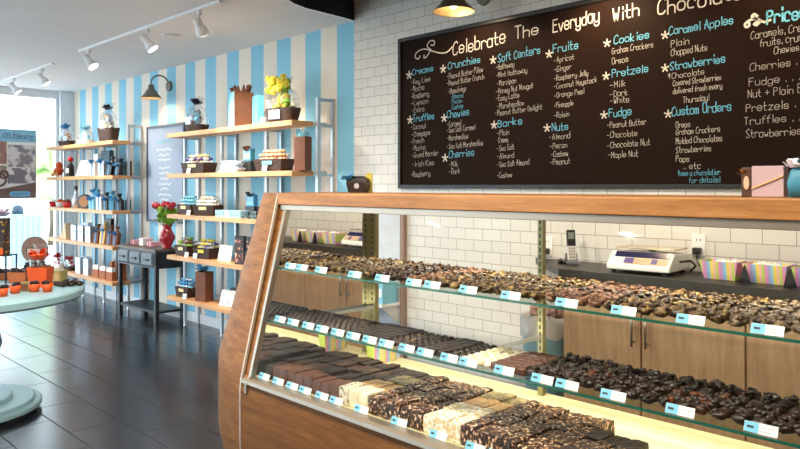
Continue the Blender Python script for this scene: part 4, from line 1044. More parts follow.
def bag(label, px, w, d, h, z, rz, front, side, tissue, Y=3.45, name='gift_bag', bowm=None, stamp=None):
    if px < 112: h *= 1.2; w *= 1.8
    elif px != 241: w *= 1.25
    q = thing(name, label, 'bag', (wx(px, Y), Y, z + 0.001), rz)
    MB().rings([rr4(w, d, 0), rr4(w * 1.02, d * 1.02, h), rr4(w * 1.0, d * .98, h), rr4(w * .96, d * .96, 0.004)]).build('bag_body', side, q)
    MB().rings([[(-w * k1, -d * k1 - e, z_), (w * k1, -d * k1 - e, z_), (w * k1, -d * k1 - e - 0.002, z_), (-w * k1, -d * k1 - e - 0.002, z_)] for k1, e, z_ in ((1, 0.0003, 0.001), (1.02, 0.0003, h - 0.001))]).build('front_face', front, q)
    if stamp: MB().lathe([(0.001, 0), (w * .3, 0), (w * .3, 0.001)], 16, (0, -d * 1.02 - 0.003, h * .62), True, Matrix.Rotation(PI / 2, 3, 'X')).build('stamp', stamp, q)
    if tissue:
        m = MB(); rn = random.Random(int(px * 3 + z * 10))
        for k in range(11):
            a = 2 * PI * k / 11; b0 = Vector((w * .8 * math.cos(a), d * .8 * math.sin(a), h * .9))
            tip = Vector((w * (1.0 + .25 * rn.random()) * math.cos(a), d * (1.0 + .3 * rn.random()) * math.sin(a), h + 0.035 + 0.04 * rn.random()))
            sd = Vector((-math.sin(a), math.cos(a), 0)) * w * .5
            for v3 in ((b0 - sd, b0 + sd, tip), (b0 - sd * .2, tip, tip * 0.55 + Vector((0, 0, h * .5 + rn.random() * 0.02)))):
                m.bm.faces.new([m.bm.verts.new(v) for v in v3])
        m.build('tissue', tissue, q)
    if bowm:
        m = MB(); bow(m, (0, -d * .6, h + 0.01), w * 1.1, 8, int(px)); m.build('bow', bowm, q)
    return q
def basket(label, px, w, d, h, z, rz, fillm, bowm, wrap_h, Y=3.45, lumps=10, base=None, plate=None, big=0.028):
    w *= 1.4 if px < 150 else 1.2
    q = thing('gift_basket', label, 'basket', (wx(px, Y), Y, z + 0.001), rz)
    k = lambda a, p: math.copysign(abs(math.cos(a) if p else math.sin(a)) ** .6, math.cos(a) if p else math.sin(a))
    A = [2 * PI * i / 24 for i in range(24)]
    MB().rings([[(w * s_ * k(a, 1), d * s_ * k(a, 0), zz) for a in A] for s_, zz in ((.82, 0), (1, h), (.95, h), (.8, h * .4))]).build('basket_body', base or DKBASK, q)
    if plate: MB().box(-w * .5, w * .25, -d * 1.0 - 0.004, -d * 1.0 - 0.001, h * .2, h * .85).build('label_plate', plate, q)
    rn = random.Random(int(px * 7)); ms = {}
    for i in range(lumps):
        mt = fillm[i % len(fillm)]; m = ms.setdefault(mt.name, (MB(), mt))[0]
        f = i / lumps; rr_ = (1 - f * .8)
        m.blob((rn.uniform(-1, 1) * w * .62 * rr_, rn.uniform(-1, 1) * d * .5 * rr_, h * .8 + f * (wrap_h - h) * .62), big, i, 0.5, 2.5, 2)
    for nm, (m, mt) in ms.items(): m.build('filling', mt, q, smooth=False)
    rn = random.Random(5); R_ = []
    for s_, zz in ((1.0, h * .9), (1.0, h + (wrap_h - h) * .3), (.78, h + (wrap_h - h) * .56), (.4, h + (wrap_h - h) * .74), (.26, h + (wrap_h - h) * .80), (.5, wrap_h), (.68, wrap_h + .015)):
        R_.append([(w * s_ * math.cos(a) * rn.uniform(.93, 1.05), d * s_ * math.sin(a) * rn.uniform(.93, 1.05), zz + rn.uniform(-.01, .01)) for a in A])
    MB().rings(R_, True, False).build('cellophane', CELLO, q)
    if bowm:
        m = MB(); bow(m, (0, -d * .2, h + (wrap_h - h) * .78), 0.075, 11, int(px)); m.build('bow', bowm, q)
    return q

A_, B_, C_, D_, E_ = ZSH
# ---- right unit, top shelf
basket('cellophane gift basket with dark bow left on the top shelf', 197, 0.10, 0.07, 0.07, A_, 0.5, [SILVERP, BLUEP, BROWNP], RIBK, 0.32, plate=None)
bag('tall brown and light blue gift bag on the top shelf', 241, 0.075, 0.088, 0.31, A_, -0.22, BLUEP, BROWNP, BROWNP, stamp=GREYINK, Y=3.46)
pack('blue_gift_box', 'light blue gift box half hidden behind the tall gift bag', 258, 0.062, 0.03, 0.27, A_, -0.3, plain('mid blue card', rgb(96, 176, 208), 0.5), Y=3.51)
basket('dark round basket of yellow flowers right on the top shelf', 283, 0.135, 0.085, 0.115, A_, 0.25, [YELLOW, GREEN, YELLOW, PEACH, YELLOW, YELLOW], None, 0.36, plate=plain('pale silver label', rgb(180, 186, 204), 0.4, 0.2), lumps=14, big=0.034)
fb = bpy.data.objects['gift_basket.001']; rn = random.Random(8); mg, my_ = MB(), MB()
for k in range(26):
    a = rn.random() * 6.28; r_ = 0.10 * math.sqrt(rn.random()); zz = 0.25 + rn.random() * 0.13
    (my_ if k % 4 else mg).blob((-0.05 + r_ * math.cos(a) * 1.2, -0.01 + r_ * math.sin(a) * .6, zz), 0.03, k, .6, 3, 2)
my_.build('flower_heads', YELLOW, fb); mg.build('flower_leaves', GREEN, fb)
card(262, 3.40, A_ + 0.001, 'small white card beside the flower basket on the top shelf')
# ---- second shelf
tray('dark tray of white and purple sweets on the second shelf', 199, 0.125, 0.075, B_, 0.15, [PAPER, PAPER, plain('purple wrap', rgb(96, 70, 150), .4), MATS['cream label']], 'white or purple wrapped sweet in the second shelf tray', 'sweets in the purple and white tray')
card(188, 3.365, B_ + 0.001, 'small white card before the purple and white sweets')
for k in range(5):
    pack('clear_box', ['flat silver-blue box at the bottom of the second shelf stack', 'flat silver-blue box second from the bottom of the stack', 'flat silver-blue box in the middle of the stack', 'flat silver-blue box second from top of the stack', 'flat silver-blue box topmost of the second shelf stack'][k], 232 + (k % 2) * 2, 0.11 - 0.008 * k, 0.055, 0.019, B_ + 0.0215 * k, 0.1 * (k % 2), SILVERP if k % 2 else plain('frosted blue card', rgb(186, 214, 224), .4), panelm=None, Y=3.44, group='flat boxes on the second shelf')
pack('display_stand', 'black display stand at the back of the second shelf', 249, 0.05, 0.035, 0.10, B_, 0.1, BLACKP, Y=3.515, cat='stand')
pack('blue_package', 'blue package with dark lid on the second shelf stand', 249, 0.042, 0.025, 0.11, B_ + 0.1015, 0.1, TEALP, Y=3.515, panelm=plain('pale blue print', rgb(150, 206, 232), .5), bowm=BROWNP)
tray('dark tray of tan chocolates on the second shelf', 274, 0.115, 0.075, B_, 0.2, [plain('tan wrap', rgb(206, 160, 120), .5), PEACH, plain('brown wrap', rgb(120, 78, 54), .5)], 'tan or brown sweet in the second shelf tray', 'sweets in the tan tray', tagm=TAGB)
card(264, 3.365, B_ + 0.001, 'small white card before the tan chocolates')
bag('tall brown bag with blue tissue at the end of second shelf', 303, 0.045, 0.04, 0.275, B_, 0.2, BROWNP, BROWNP, BLUEP, Y=3.46, name='bottle_bag')
# ---- third shelf
tray('dark tray of blue and white sweets on the third shelf', 190, 0.085, 0.07, C_, 0.1, [BLUEP, PAPER, BLUEP], 'blue or white wrapped sweet in the third shelf tray', 'sweets in the blue tray')
card(188, 3.365, C_ + 0.001, 'small white card before the blue and white sweets')
tray('dark tray of white wrapped sweets on the third shelf', 208, 0.09, 0.07, C_, 0.35, [PAPER, plain('ivory wrap', rgb(240, 226, 206), .5)], 'white wrapped sweet in the third shelf tray', 'sweets in the white tray', Y=3.455, h=0.09)
for k in range(9):
    r, c = divmod(k, 3)
    pack('blue_packet', 'pale blue packet in the heap on the third shelf', 224 + c * 8.5, 0.048, 0.055, 0.018, C_ + 0.0215 * r, 0.05, plain('packet blue', rgb(150, 194, 216), .35, var=.2, nscale=40), Y=3.42 + 0.01 * r, cat='packet', group='pale blue packets heap')
card(226, 3.36, C_ + 0.001, 'small white card before the pale blue packets')
for k in range(4):
    r, c = divmod(k, 2)
    pack('dark_packet', 'dark teal spotted packet in the heap on the third shelf', 249.5 + c * 8, 0.036, 0.05, 0.03, C_ + 0.032 * r, 0.05, speckle('spotted teal wrap', rgb(26, 56, 70), rgb(150, 170, 160), 60, .58, .62), Y=3.41, cat='packet', group='dark spotted packets heap')
pack('display_stand', 'black display stand at the back of the third shelf', 252, 0.05, 0.03, 0.10, C_, 0.1, BLACKP, Y=3.53, cat='stand')
pack('blue_package', 'blue package with dark lid on the third shelf stand', 252, 0.042, 0.022, 0.105, C_ + 0.1015, 0.1, RIBB, Y=3.53, panelm=MATS['pale blue print'], bowm=RIBK)
tray('dark tray of yellow sweets behind the case end on third shelf', 268.5, 0.05, 0.06, C_, 0.1, [YELLOW], 'yellow sweet in the third shelf tray', 'sweets in the yellow tray')
# ---- fourth shelf
tray('dark tray of green wrapped sweets on the fourth shelf', 187.5, 0.085, 0.07, D_, 0.05, [GREEN, GREYINK, BROWNP], 'green or grey wrapped sweet in the fourth shelf tray', 'sweets in the green tray')
card(186, 3.365, D_ + 0.001, 'small white card before the green sweets')
tray('dark tray of yellow wrapped sweets on the fourth shelf', 207.5, 0.085, 0.07, D_, 0.15, [YELLOW, MATS['purple wrap'], YELLOW, GREYINK], 'yellow or grey wrapped sweet in the fourth shelf tray', 'sweets in the yellow and grey tray', tagm=YELLOW)
card(194.5, 3.365, D_ + 0.001, 'small white card before the yellow sweets')
pack('white_booklet', 'white booklet leaning upright on the fourth shelf', 224, 0.062, 0.006, 0.15, D_, 0.25, PAPER, Y=3.42, lean=0.25, cat='booklet', band=None, panelm=None)
ph_ = speckle('printed food photo', rgb(52, 34, 30), rgb(190, 60, 48), 26, .5, .56, .3, rgb(222, 208, 170))
for k, (px, Y, z) in enumerate(((240.5, 3.40, D_), (251, 3.40, D_), (240.5, 3.50, D_ + 0.0), (252, 3.50, D_ + 0.0))):
    pack('photo_box', ['dark printed box at the front beside the white booklet', 'dark printed box at the front touching the case end', 'tall dark printed box at the back beside the booklet', 'tall dark printed box at the back next to the case end'][k], px, 0.044, 0.018, 0.125 if k < 2 else 0.24, z, 0.25, BLACKP, Y=Y, panelm=ph_, group='dark printed boxes')
# ---- bottom shelf
tray('dark tray of blue ribboned bags on the bottom shelf', 187.5, 0.08, 0.065, E_, 0.1, [BLUEP, SILVERP, RIBB], 'blue or silver wrapped sweet in the bottom shelf tray', 'sweets in the bottom tray', h=0.09)
card(184, 3.365, E_ + 0.001, 'small white card before the bottom shelf tray')
bag('tall brown bag with blue bow on the bottom shelf', 204.5, 0.055, 0.05, 0.285, E_, 0.2, BROWNP, BROWNP, None, Y=3.44, name='bottle_bag', bowm=RIBB)
pack('white_photo_frame', 'white framed print leaning on the bottom shelf beside the case', 228, 0.085, 0.007, 0.15, E_, 0.25, PAPER, Y=3.42, lean=0.3, cat='frame', panelm=speckle('frame print', rgb(240, 242, 244), rgb(90, 110, 150), 16, .6, .64))
pack('dark_box', 'dark box behind the white framed print', 238, 0.07, 0.02, 0.16, E_, 0.1, BLACKP, Y=3.53)

# ---- left unit
LBL = 3.45
basket('blue-bowed cellophane basket at the window end of the top shelf', 66.5, 0.10, 0.07, 0.07, A_, 0.2, [PAPER, SILVERP, PEACH], RIBB, 0.28)
basket('white and blue cellophane basket in the middle of top shelf', 86, 0.10, 0.07, 0.05, A_, 0.2, [PAPER, BLUEP, PAPER], BLUEP, 0.22, base=PAPER)
basket('big popcorn ball basket with dark bow on the top shelf', 108.5, 0.11, 0.085, 0.16, A_, 0.2, [plain('popcorn', rgb(222, 200, 150), .6, var=.3, nscale=60), SILVERP], RIBK, 0.44, lumps=22, big=0.045)
pack('tall_teal_box', 'tall dark teal box behind the popcorn basket shelf below', 107.5, 0.055, 0.03, 0.31, B_, 0.1, plain('deep teal card', rgb(38, 74, 92), .4), Y=3.53)
pack('tall_white_box', 'tall white box beside the tall dark teal box', 98, 0.04, 0.03, 0.28, B_, 0.0, PAPER, Y=3.525)
def grow(q, k): q.scale = (k, k, k); return q
q = thing('plush_toy', 'orange plush toy sitting at the window end of the second shelf', 'toy', (wx(58.5, LBL), LBL, B_ + 0.001)); grow(q, 1.35)
MB().blob((0, 0, 0.06), 0.05, 1, .2, 2, 2, (1.2, 1, .9)).build('body', ORANGE, q, smooth=True)
MB().blob((0.02, 0, 0.115), 0.036, 2, .15, 2, 2).build('head', ORANGE, q, smooth=True)
for k, xx in enumerate((-0.05, 0.06)): MB().blob((xx, -0.04, 0.024), 0.018, 3 + k).build('paw', plain('pale plush', rgb(240, 190, 140), .8), q, smooth=True)
q = thing('bottle_gift', 'black bottle gift with red cap beside the orange plush toy', 'gift', (wx(70.5, LBL), LBL, B_ + 0.001), 0.3); grow(q, 1.2)
MB().lathe([(0.035, 0), (0.04, 0.02), (0.038, 0.11), (0.018, 0.145), (0.016, 0.17)], 16).build('bottle', BLACKP, q, smooth=True)
MB().blob((0, 0, 0.19), 0.034, 3, .3, 2, 2, (1, 1, .8)).build('red_cap', RED, q, smooth=True)
MB().box(-0.025, 0.025, -0.043, -0.0405, 0.04, 0.09).build('label', PAPER, q)
pack('white_gift_box', 'large white slanted box on the second shelf near the window', 82, 0.085, 0.012, 0.17, B_, 0.1, PAPER, Y=3.42, lean=0.35)
for k, px in enumerate((93.6, 102.4)):
    pack('ribboned_box', ['white box with blue ribbon beside the slanted white box', 'white box with blue ribbon before the tall teal box'][k], px, 0.036, 0.022, 0.15, B_, 0.1, SILVERP if k else PAPER, Y=3.42, band=RIBB, bowm=RIBB)
for k, px in enumerate((110, 118)):
    pack('black_gift_bag', ['black gift bag with blue bow nearer the white ribboned boxes', 'black gift bag with blue bow nearest the shelf end'][k], px, 0.032, 0.028, 0.12, B_, 0.1, BLACKP, lean=.16, Y=3.42 + 0.04 * k, band=RIBB, bowm=RIBB, cat='bag')
for k in range(3):
    pack('dark_book', ['dark slim box at second shelf end, leftmost of three', 'dark slim box at second shelf end, middle of three', 'dark slim box at second shelf end, rightmost of three'][k], 123.3 + 2.8 * k, 0.012, 0.03, 0.17, B_, 0.0, TEALP if k == 1 else BLACKP, Y=3.60, cat='box')
# third shelf of left unit
for k, (px, mt) in enumerate(((53, RED), (60, PAPER), (67, RED))):
    q = thing('treat_cup', ['red treat cup nearest the window on the third shelf', 'white treat cup between two red ones', 'red treat cup beside the silver bottle'][k], 'cup', (wx(px, LBL), LBL, C_ + 0.001)); grow(q, 1.4)
    MB().lathe([(0.03, 0), (0.042, 0.05), (0.038, 0.05), (0.027, 0.006)], 16).build('cup', mt, q, smooth=True)
    MB().blob((0, 0, 0.055), 0.036, k, .5, 3, 2, (1, 1, .6)).build('treats', [PAPER, ORANGE, BROWNP][k], q)
q = thing('silver_bottle', 'silver bottle standing on the third shelf left of blue boxes', 'bottle', (wx(76, LBL), LBL, C_ + 0.001)); grow(q, 1.2)
MB().lathe([(0.038, 0), (0.04, 0.1), (0.02, 0.14), (0.016, 0.2)], 16).build('bottle', SILVERP, q, smooth=True)
MB().lathe([(0.018, 0.2005), (0.018, 0.235), (0.001, 0.24)], 12).build('cap', RIBK, q)
q = thing('round_tin', 'dark round tin with amber rim standing on the third shelf', 'tin', (wx(85, LBL), LBL, C_ + 0.001), 0.5); grow(q, 1.25)
MB().cyl((0, -0.02, 0.072), (0, 0.02, 0.072), 0.072, 0.072, 24).build('tin_body', plain('dark green tin', rgb(34, 52, 52), .35), q)
MB().cyl((0, -0.0215, 0.072), (0, -0.0202, 0.072), 0.055, 0.055, 24).build('amber_rim', plain('amber print', rgb(170, 110, 50), .4), q)
for k, (px, h) in enumerate(((93, 0.11), (100.5, 0.15), (96, 0.2))):
    pack('blue_gift_box', ['short bright blue gift box with bow on the third shelf', 'medium bright blue gift box with bow on the third shelf', 'tallest bright blue gift box behind the other two'][k], px, 0.035, 0.025, h, C_, 0.1, BLUEP if k != 1 else SILVERP, Y=3.41 if k < 2 else 3.52, band=RIBB, bowm=RIBB)
for k, px in enumerate((107, 113, 119.5)):
    pack('black_gift_bag', ['black bag with blue bow on the third shelf, nearest the blue boxes', 'black bag with blue bow on the third shelf, middle one', 'black bag with blue bow on the third shelf, nearest the shelf end'][k], px, 0.027, 0.028, [0.11, 0.15, 0.12][k], C_, 0.1 + .15 * k, BLACKP if k != 1 else TEALP, Y=3.42 + 0.03 * k, band=RIBB, bowm=RIBB, cat='bag')
pack('dark_bottle_box', 'dark small box beyond the post on the third shelf', 128, 0.022, 0.03, 0.12, C_, 0, TEALP, Y=3.62)
# fourth shelf of left unit
q = thing('tan_easel', 'tan easel card on the fourth shelf near the window', 'easel', (wx(66, LBL), LBL, D_ + 0.001), 0.2); grow(q, 1.35)
MB().prism([(-0.05, 0), (0.05, 0), (0.035, 0.15), (0.02, 0.15)], -0.03, 0.03, 'Y').build('easel_card', plain('tan card', rgb(222, 196, 156), .6), q)
MB().box(-0.06, 0.065, -0.04, -0.0305, 0, 0.03).build('easel_ledge', MATS['tan card'], q)
for k, px in enumerate((75.5, 82.5, 90)):
    bag(['silver treat bag nearest the tan easel', 'silver treat bag between two others on fourth shelf', 'silver treat bag beside the dark bottles'][k], px, 0.034, 0.028, 0.165, D_, 0.1, SILVERP, SILVERP, None, Y=3.42, name='silver_bag', bowm=None, stamp=BLUEP)
for k, (px, Y) in enumerate(((87, 3.53), (87, 3.53), (87, 3.53))):
    pack('pale_box', ['pale blue-white box at the bottom of the fourth shelf stack', 'pale blue-white box in the middle of the fourth shelf stack', 'pale blue-white box topmost of the fourth shelf stack'][k], px, 0.085, 0.03, 0.075, D_ + 0.0765 * k, 0.0, plain('pale periwinkle card', rgb(206, 216, 240), .45), Y=Y, group='pale boxes on the fourth shelf')
pack('dark_backdrop_box', 'black box standing at the back of the fourth shelf', 109, 0.08, 0.02, 0.3, D_, 0.0, plain('black card', rgb(34, 28, 30), .5), Y=3.54)
for k, (px, mt) in enumerate(((96.5, BROWNP), (103, plain('gold wrap', rgb(206, 160, 84), .4, .2)), (109.5, BROWNP), (115.5, BROWNP))):
    pack('bottle_bag', ['dark brown bag with blue bow next to the silver bags', 'gold bag with blue bow on the fourth shelf', 'brown bag with blue bow right of the gold bag', 'brown bag with blue bow above the console end'][k], px, 0.026, 0.025, 0.13 + 0.02 * (k % 2), D_, 0.25, mt, lean=.14, Y=3.42, band=RIBB, bowm=RIBB, cat='bag')
# bottom shelf of left unit
for k, px in enumerate((58.5, 70)):
    basket(['red and white treat basket nearest the window on bottom shelf', 'dark basket of red and white treats on bottom shelf'][k], px, 0.075, 0.06, 0.06, E_, 0.2, [RED, PAPER, RED, PAPER], RED, 0.16, base=[PAPER, DKBASK][k], lumps=9)
for k, px in enumerate((80, 88)):
    bag(['silver treat bag nearer the red baskets on bottom shelf', 'silver treat bag nearer the orange bags on bottom shelf'][k], px, 0.034, 0.028, 0.17, E_, 0.1, SILVERP, SILVERP, None, Y=3.42, name='silver_bag', stamp=BLUEP)
pack('pale_box', 'pale blue-white box lying behind the silver bags on bottom shelf', 86, 0.09, 0.03, 0.2, E_, 0.0, MATS['pale periwinkle card'], Y=3.53)
ORB = plain('rust paper', rgb(176, 96, 48), .5, var=.1)
for k, px in enumerate((97, 104, 111)):
    pack('treat_bag', ['rust bag with white top nearest the silver bags', 'rust bag with white top between two others', 'rust bag with white top nearest the console'][k], px, 0.034, 0.028, 0.10, E_, 0.2, ORB, Y=3.41, cat='bag')
    o = pack('napkin_topper', ['white folded topper on the rust bag nearest the silver bags', 'white folded topper on the middle rust bag', 'white folded topper on the rust bag nearest the console'][k], px, 0.03, 0.024, 0.05, E_ + 0.1015, 0.2, PAPER, Y=3.41, cat='napkin')
for k, px in enumerate((113, 118.5, 123)):
    pack('brown_carton', ['brown carton at the back of bottom shelf, first of three', 'brown carton at the back of bottom shelf, second of three', 'brown carton at the back of bottom shelf, third of three'][k], px, 0.026, 0.03, 0.2, E_, 0.0, ORB if k != 1 else BROWNP, Y=3.53)

# ================================================================== CONSOLE TABLE
tbx0, tbx1, ty0, ty1 = -7.985, -7.05, 3.40, 3.735
tb = thing('console_table', 'black console table with three grey drawers against the striped wall', 'console table', (tbx0, ty0, 0))
TW, TD = tbx1 - tbx0, ty1 - ty0
MB().box(-0.01, TW + 0.01, -0.01, TD, 0.755, 0.78).build('table_top', wood('dark walnut top', rgb(66, 52, 46), rgb(92, 74, 64), rgb(110, 90, 78)), tb, bevel=0.002)
MB().box(0.0, TW, 0.0, TD, 0.575, 0.754).build('drawer_case', BLACKM, tb)
for i in range(3):
    a = 0.035 + i * (TW - 0.05) / 3
    d = MB().rings([[(a, -0.001, 0.59), (a + 0.275, -0.001, 0.59), (a + 0.275, -0.001, 0.742), (a, -0.001, 0.742)], [(a + .02, -0.022, 0.61), (a + 0.255, -0.022, 0.61), (a + 0.255, -0.022, 0.722), (a + .02, -0.022, 0.722)]]).build('drawer', GREYM, tb)
    MB().box(a + 0.085, a + 0.19, -0.04, -0.0225, 0.655, 0.675).build('handle', BLACKM, d, bevel=0.003)
for xx in (0.0, TW - 0.04):
    for yy in (0.0, TD - 0.04): MB().box(xx, xx + 0.04, yy, yy + 0.04, 0, 0.5745).build('leg', BLACKM, tb)
MB().box(0.041, TW - 0.041, 0.005, TD - 0.005, 0.10, 0.125).build('lower_shelf', BLACKM, tb)
MB().box(TW - 0.039, TW - 0.001, 0.0405, TD - 0.0405, 0.10, 0.125).build('side_rail', BLACKM, tb)
for k, (px, w_, mt) in enumerate(((137, 0.09, PINK), (146, 0.10, PAPER), (154, 0.085, PINK), (146, 0.12, plain('striped tissue', rgb(236, 214, 220), .6)))):
    pack('tissue_parcel', ['pink tissue parcel at the drawer end of the console', 'white tissue parcel in the middle of the console', 'pink tissue parcel beside the red vase', 'rosy white tissue parcel lying on the other parcels'][k], px, w_ / 2 * .95, 0.06, 0.05 if k < 3 else 0.03, 0.78 + (0.052 if k == 3 else 0), 0.0, mt, Y=3.60, cat='parcel', band=RED if k % 2 == 0 else None)
v = thing('flower_vase', 'red glass vase of red flowers on the console table', 'vase', (-7.13, 3.57, 0.781))
MB().lathe([(0.055, 0), (0.06, 0.01), (0.05, 0.03), (0.085, 0.10), (0.088, 0.13), (0.05, 0.20), (0.045, 0.23), (0.062, 0.26), (0.056, 0.26), (0.04, 0.225)], 28).build('vase_body', plain('ruby glass', rgb(170, 14, 30), 0.1, var=0.15, coat=.6), v, smooth=True)
rn = random.Random(9)
for k in range(11):
    fx, fy = -.2 + .036 * k + rn.uniform(-.012, .012), rn.uniform(-.07, .07); fz = 0.45 + rn.uniform(-.025, .025)
    st = MB().tube([(0, 0, 0.24), (fx * .5, fy * .5, 0.36), (fx, fy, fz)], 0.005, 6).build('stem', GREEN, v, smooth=True)
    MB().blob((fx, fy, fz + 0.015), 0.032, k, .35, 2.5, 2, (1, 1, 1.05)).build('bloom', RED, st, smooth=True)
m = MB()
for k in range(90):
    a = rn.random() * 6.28; r0 = 0.02 + 0.05 * rn.random(); r1 = r0 + 0.10 + 0.07 * rn.random(); zc = 0.27 + rn.random() * .15
    d = Vector((math.cos(a), math.sin(a) * .7, 0)); sd = Vector((-d.y, d.x, 0)) * 0.028
    p0, p1, p2 = d * r0 + Vector((0, 0, zc - .03)), d * (r0 + r1) * .5 + Vector((0, 0, zc + .05)), d * r1 + Vector((0, 0, zc + .02))
    m.bm.faces.new([m.bm.verts.new(q) for q in (p0, p1 - sd, p2, p1 + sd)])
m.build('leaves', GREEN, v)

# ================================================================== ROUND TABLE
RTX, RTY = -5.113, 1.166
rt_ = thing('round_table', 'round pale aqua pedestal table covered with orange treats', 'table', (RTX, RTY, 0))
MB().lathe([(0.435, 0), (0.435, 0.0255)], 64).build('plinth', plain('painted base shadow', rgb(26, 28, 32), .5), rt_)  # black disc stands in for the shade under the base
MB().lathe([(0.455, 0.026), (0.465, 0.034), (0.465, 0.054), (0.455, 0.062), (0.425, 0.063), (0.425, 0.076), (0.415, 0.082), (0.295, 0.083), (0.295, 0.098), (0.28, 0.104), (0.14, 0.106), (0.12, 0.16)], 64).build('base', AQUAM, rt_, smooth=False)
MB().lathe([(0.11, 0.161), (0.13, 0.20), (0.16, 0.27), (0.21, 0.36), (0.235, 0.44), (0.22, 0.51), (0.15, 0.58), (0.10, 0.62), (0.10, 0.66), (0.16, 0.70), (0.3, 0.722)], 48).build('pedestal', AQUAM, rt_, smooth=True)
MB().lathe([(0.68, 0.7225), (0.71, 0.726), (0.723, 0.74), (0.723, 0.775), (0.713, 0.788), (0.69, 0.79), (0.001, 0.7901)], 72).build('table_top', AQUAM, rt_)
ZT2 = 0.791
def at_table(px, z): x_, y_ = ray(px, z); return x_, y_
# black wire riser with spotted gift bag
x_, y_ = at_table(-4, 4.83)
ri = thing('wire_riser', 'black wire riser at the back of the round table', 'riser', (x_, y_, ZT2), 0.78)
MB().box(-0.11, 0.11, -0.07, 0.07, 0.182, 0.19).build('riser_top', BLACKM, ri)
for sx_ in (-1, 1):
    for sy_ in (-1, 1): MB().box(sx_ * .105 - .004, sx_ * .105 + .004, sy_ * .065 - .004, sy_ * .065 + .004, 0, 0.1815).build('leg', BLACKM, ri)
DOT = speckle('black bag with bright dots', rgb(40, 30, 34), rgb(200, 130, 40), 42, .58, .60, .5, rgb(190, 180, 60))
q = thing('spotted_gift_bag', 'black gift bag with orange dots standing on the wire riser', 'bag', (x_, y_, ZT2 + 0.191), 0.78)
MB().box(-0.075, 0.075, -0.045, 0.045, 0.0, 0.25).build('bag_body', DOT, q, bevel=0.003)
MB().box(-0.0755, 0.0755, -0.0475, -0.0455, 0.0, 0.04).build('orange_hem', ORANGE, q)
m = MB(); bow(m, (0.02, -0.03, 0.26), 0.10, 10, 4); m.build('ribbon', plain('lilac curling ribbon', rgb(196, 180, 206), .4), q)
# chocolate disc on stand
x_, y_ = at_table(35, 5.02)
q = thing('chocolate_disc', 'large brown chocolate disc with label on its stand at the table back', 'disc', (x_, y_, ZT2), 0.70)
MB().cyl((0, -0.012, 0.205), (0, 0.012, 0.205), 0.096, 0.096, 36).build('disc', plain('dull cocoa', rgb(134, 112, 104), .45, var=.12), q)
MB().box(-0.05, 0.05, -0.016, -0.0125, 0.17, 0.215).build('label', plain('pink grey label', rgb(206, 186, 180), .5), q)
m = MB(); m.box(-0.053, 0.053, -0.015, -0.0122, 0.2155, 0.220).box(-0.056, -0.0505, -0.015, -0.0122, 0.165, 0.22).box(0.0505, 0.056, -0.015, -0.0122, 0.165, 0.22); m.build('label_border', BLACKP, q)
m = MB(); m.box(-0.06, 0.06, -0.04, 0.04, 0, 0.10).box(-0.06, 0.06, -0.024, -0.0135, 0.10, 0.118).box(-0.06, 0.06, 0.0135, 0.03, 0.10, 0.16); m.build('stand', BLACKM, q)
def orange_basket(px, z, w, h, label, top, ribbon=False, body=None):
    x_, y_ = at_table(px, z)
    q = thing('orange_basket', label, 'basket', (x_, y_, ZT2), 0.75)
    MB().rings([rr4(w * .8, w * .55, 0), rr4(w, w * .68, h), rr4(w - .004, w * .68 - .004, h), rr4(w * .78, w * .5, h * .5)]).build('basket_body', body or ORANGE, q)
    m = MB(); rn = random.Random(int(px + 50))
    for k in range(9): m.blob((rn.uniform(-.7, .7) * w, rn.uniform(-.4, .4) * w, h * .95 + rn.random() * .012), 0.02, k, .5, 3, 2)
    m.build('treats', top, q)
    if ribbon:
        A = [2 * PI * i / 20 for i in range(20)]; rn2 = random.Random(1)
        MB().rings([[(w * s_ * math.cos(a) * rn2.uniform(.9, 1.1), w * .7 * s_ * math.sin(a) * rn2.uniform(.9, 1.1), zz) for a in A] for s_, zz in ((.95, h), (1.0, h + .05), (.35, h + .09), (.7, h + .15))], True, False).build('cellophane', CELLO, q)
        m = MB(); bow(m, (0, -w * .3, h + .05), 0.085, 9, 8); m.build('bow', plain('bright orange ribbon', rgb(244, 84, 24), .35), q)
    return q
BLK = plain('black candies', rgb(34, 24, 26), .35, var=.3)
orange_basket(40.5, 4.60, 0.068, 0.13, 'orange basket wrapped in cellophane with orange bow on round table', BROWNP, True)
orange_basket(4, 4.97, 0.075, 0.05, 'rust orange tray of black candies under the wire riser', BLK, body=ORB)
orange_basket(20, 4.80, 0.065, 0.075, 'rust orange tub of black candies between riser and disc', BLK, body=ORB)
def cup(px, z, label):
    x_, y_ = at_table(px, z)
    q = thing('treat_cup', label, 'cup', (x_, y_, ZT2), 0.3, 'orange treat cups on the round table')
    MB().lathe([(0.026, 0), (0.034, 0.05), (0.030, 0.05), (0.022, 0.006)], 16).build('cup', ORANGE, q, smooth=True)
    m = MB(); rn = random.Random(int(px))
    for k in range(5): m.blob((rn.uniform(-.016, .016), rn.uniform(-.016, .016), 0.056), 0.017, k, .4, 3, 1)
    m.build('black_candies', BLK, q)
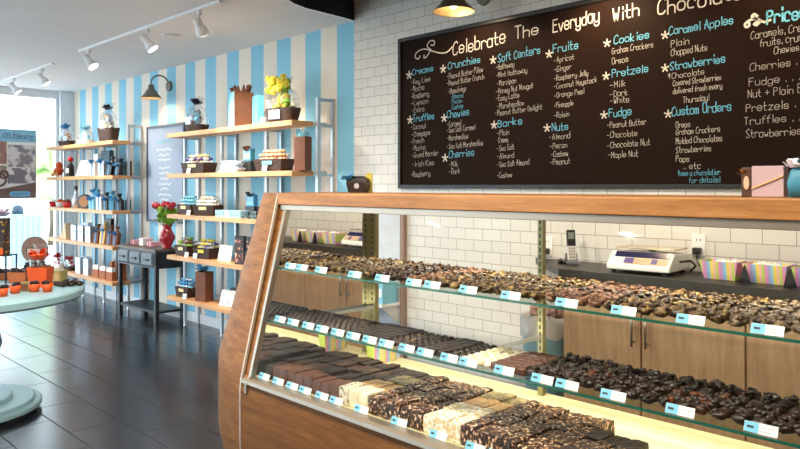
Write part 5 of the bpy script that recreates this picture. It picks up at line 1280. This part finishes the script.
cup(-9, 4.30, 'orange cup of black candies nearest the left of the table')
cup(2.5, 4.20, 'second orange cup of black candies from the left')
cup(15, 4.32, 'third orange cup of black candies from the left')
cup(34.5, 4.38, 'orange cup before the bowed basket, nearer the black pile')
cup(47.5, 4.38, 'orange cup before the bowed basket, nearer the table rim')
x_, y_ = at_table(27, 4.42)
o = pack('olive_box', 'olive clear box of treats between the orange cups', 0, 0.045, 0.03, 0.055, 0, 0.5, plain('olive print', rgb(140, 130, 70), .35, var=.3, nscale=30), panelm=BROWNP); o.location = (x_, y_, ZT2)
x_, y_ = at_table(56, 4.80)
o = pack('olive_box', 'olive box behind the bowed basket near the table rim', 0, 0.06, 0.04, 0.085, 0, 0.7, MATS['olive print'], panelm=plain('tan print', rgb(186, 156, 110), .4)); o.location = (x_, y_, ZT2)
x_, y_ = at_table(68.5, 4.66)
for k in range(9):
    o = bpy.data.objects.new('black_candy', TR['dark_cluster'][k % 5]); COL.objects.link(o)
    i, j = divmod(k, 3)
    o.location = (x_ + (i - 1) * .052 , y_ + (j - 1) * .052, ZT2); o.rotation_euler = (0, 0, k)
    tag(o, 'black chocolate lump in the loose pile by the table rim', 'chocolate', 'loose black chocolates on the round table')

# ================================================================== WORLD, CAMERA, VIEW
w = bpy.data.worlds.new('daylight'); bpy.context.scene.world = w; w.use_nodes = True
bg = w.node_tree.nodes['Background']; bg.inputs[0].default_value = (0.77, 0.90, 1.0, 1); bg.inputs[1].default_value = 3.9

cam = bpy.data.cameras.new('camera'); co = bpy.data.objects.new('camera', cam); COL.objects.link(co)
co.location = (0, 0, EYE); co.rotation_euler = (PI / 2, 0, PI / 4)
cam.sensor_width = 36; cam.lens = 36 * 700 / 800; cam.shift_y = -38 / 800; cam.clip_start = 0.05
sc_ = bpy.context.scene; sc_.camera = co
sc_.view_settings.view_transform = 'Standard'; sc_.view_settings.look = 'None'
sc_.view_settings.gamma = 1; sc_.view_settings.exposure = 0.36; sc_.view_settings.use_curve_mapping = False
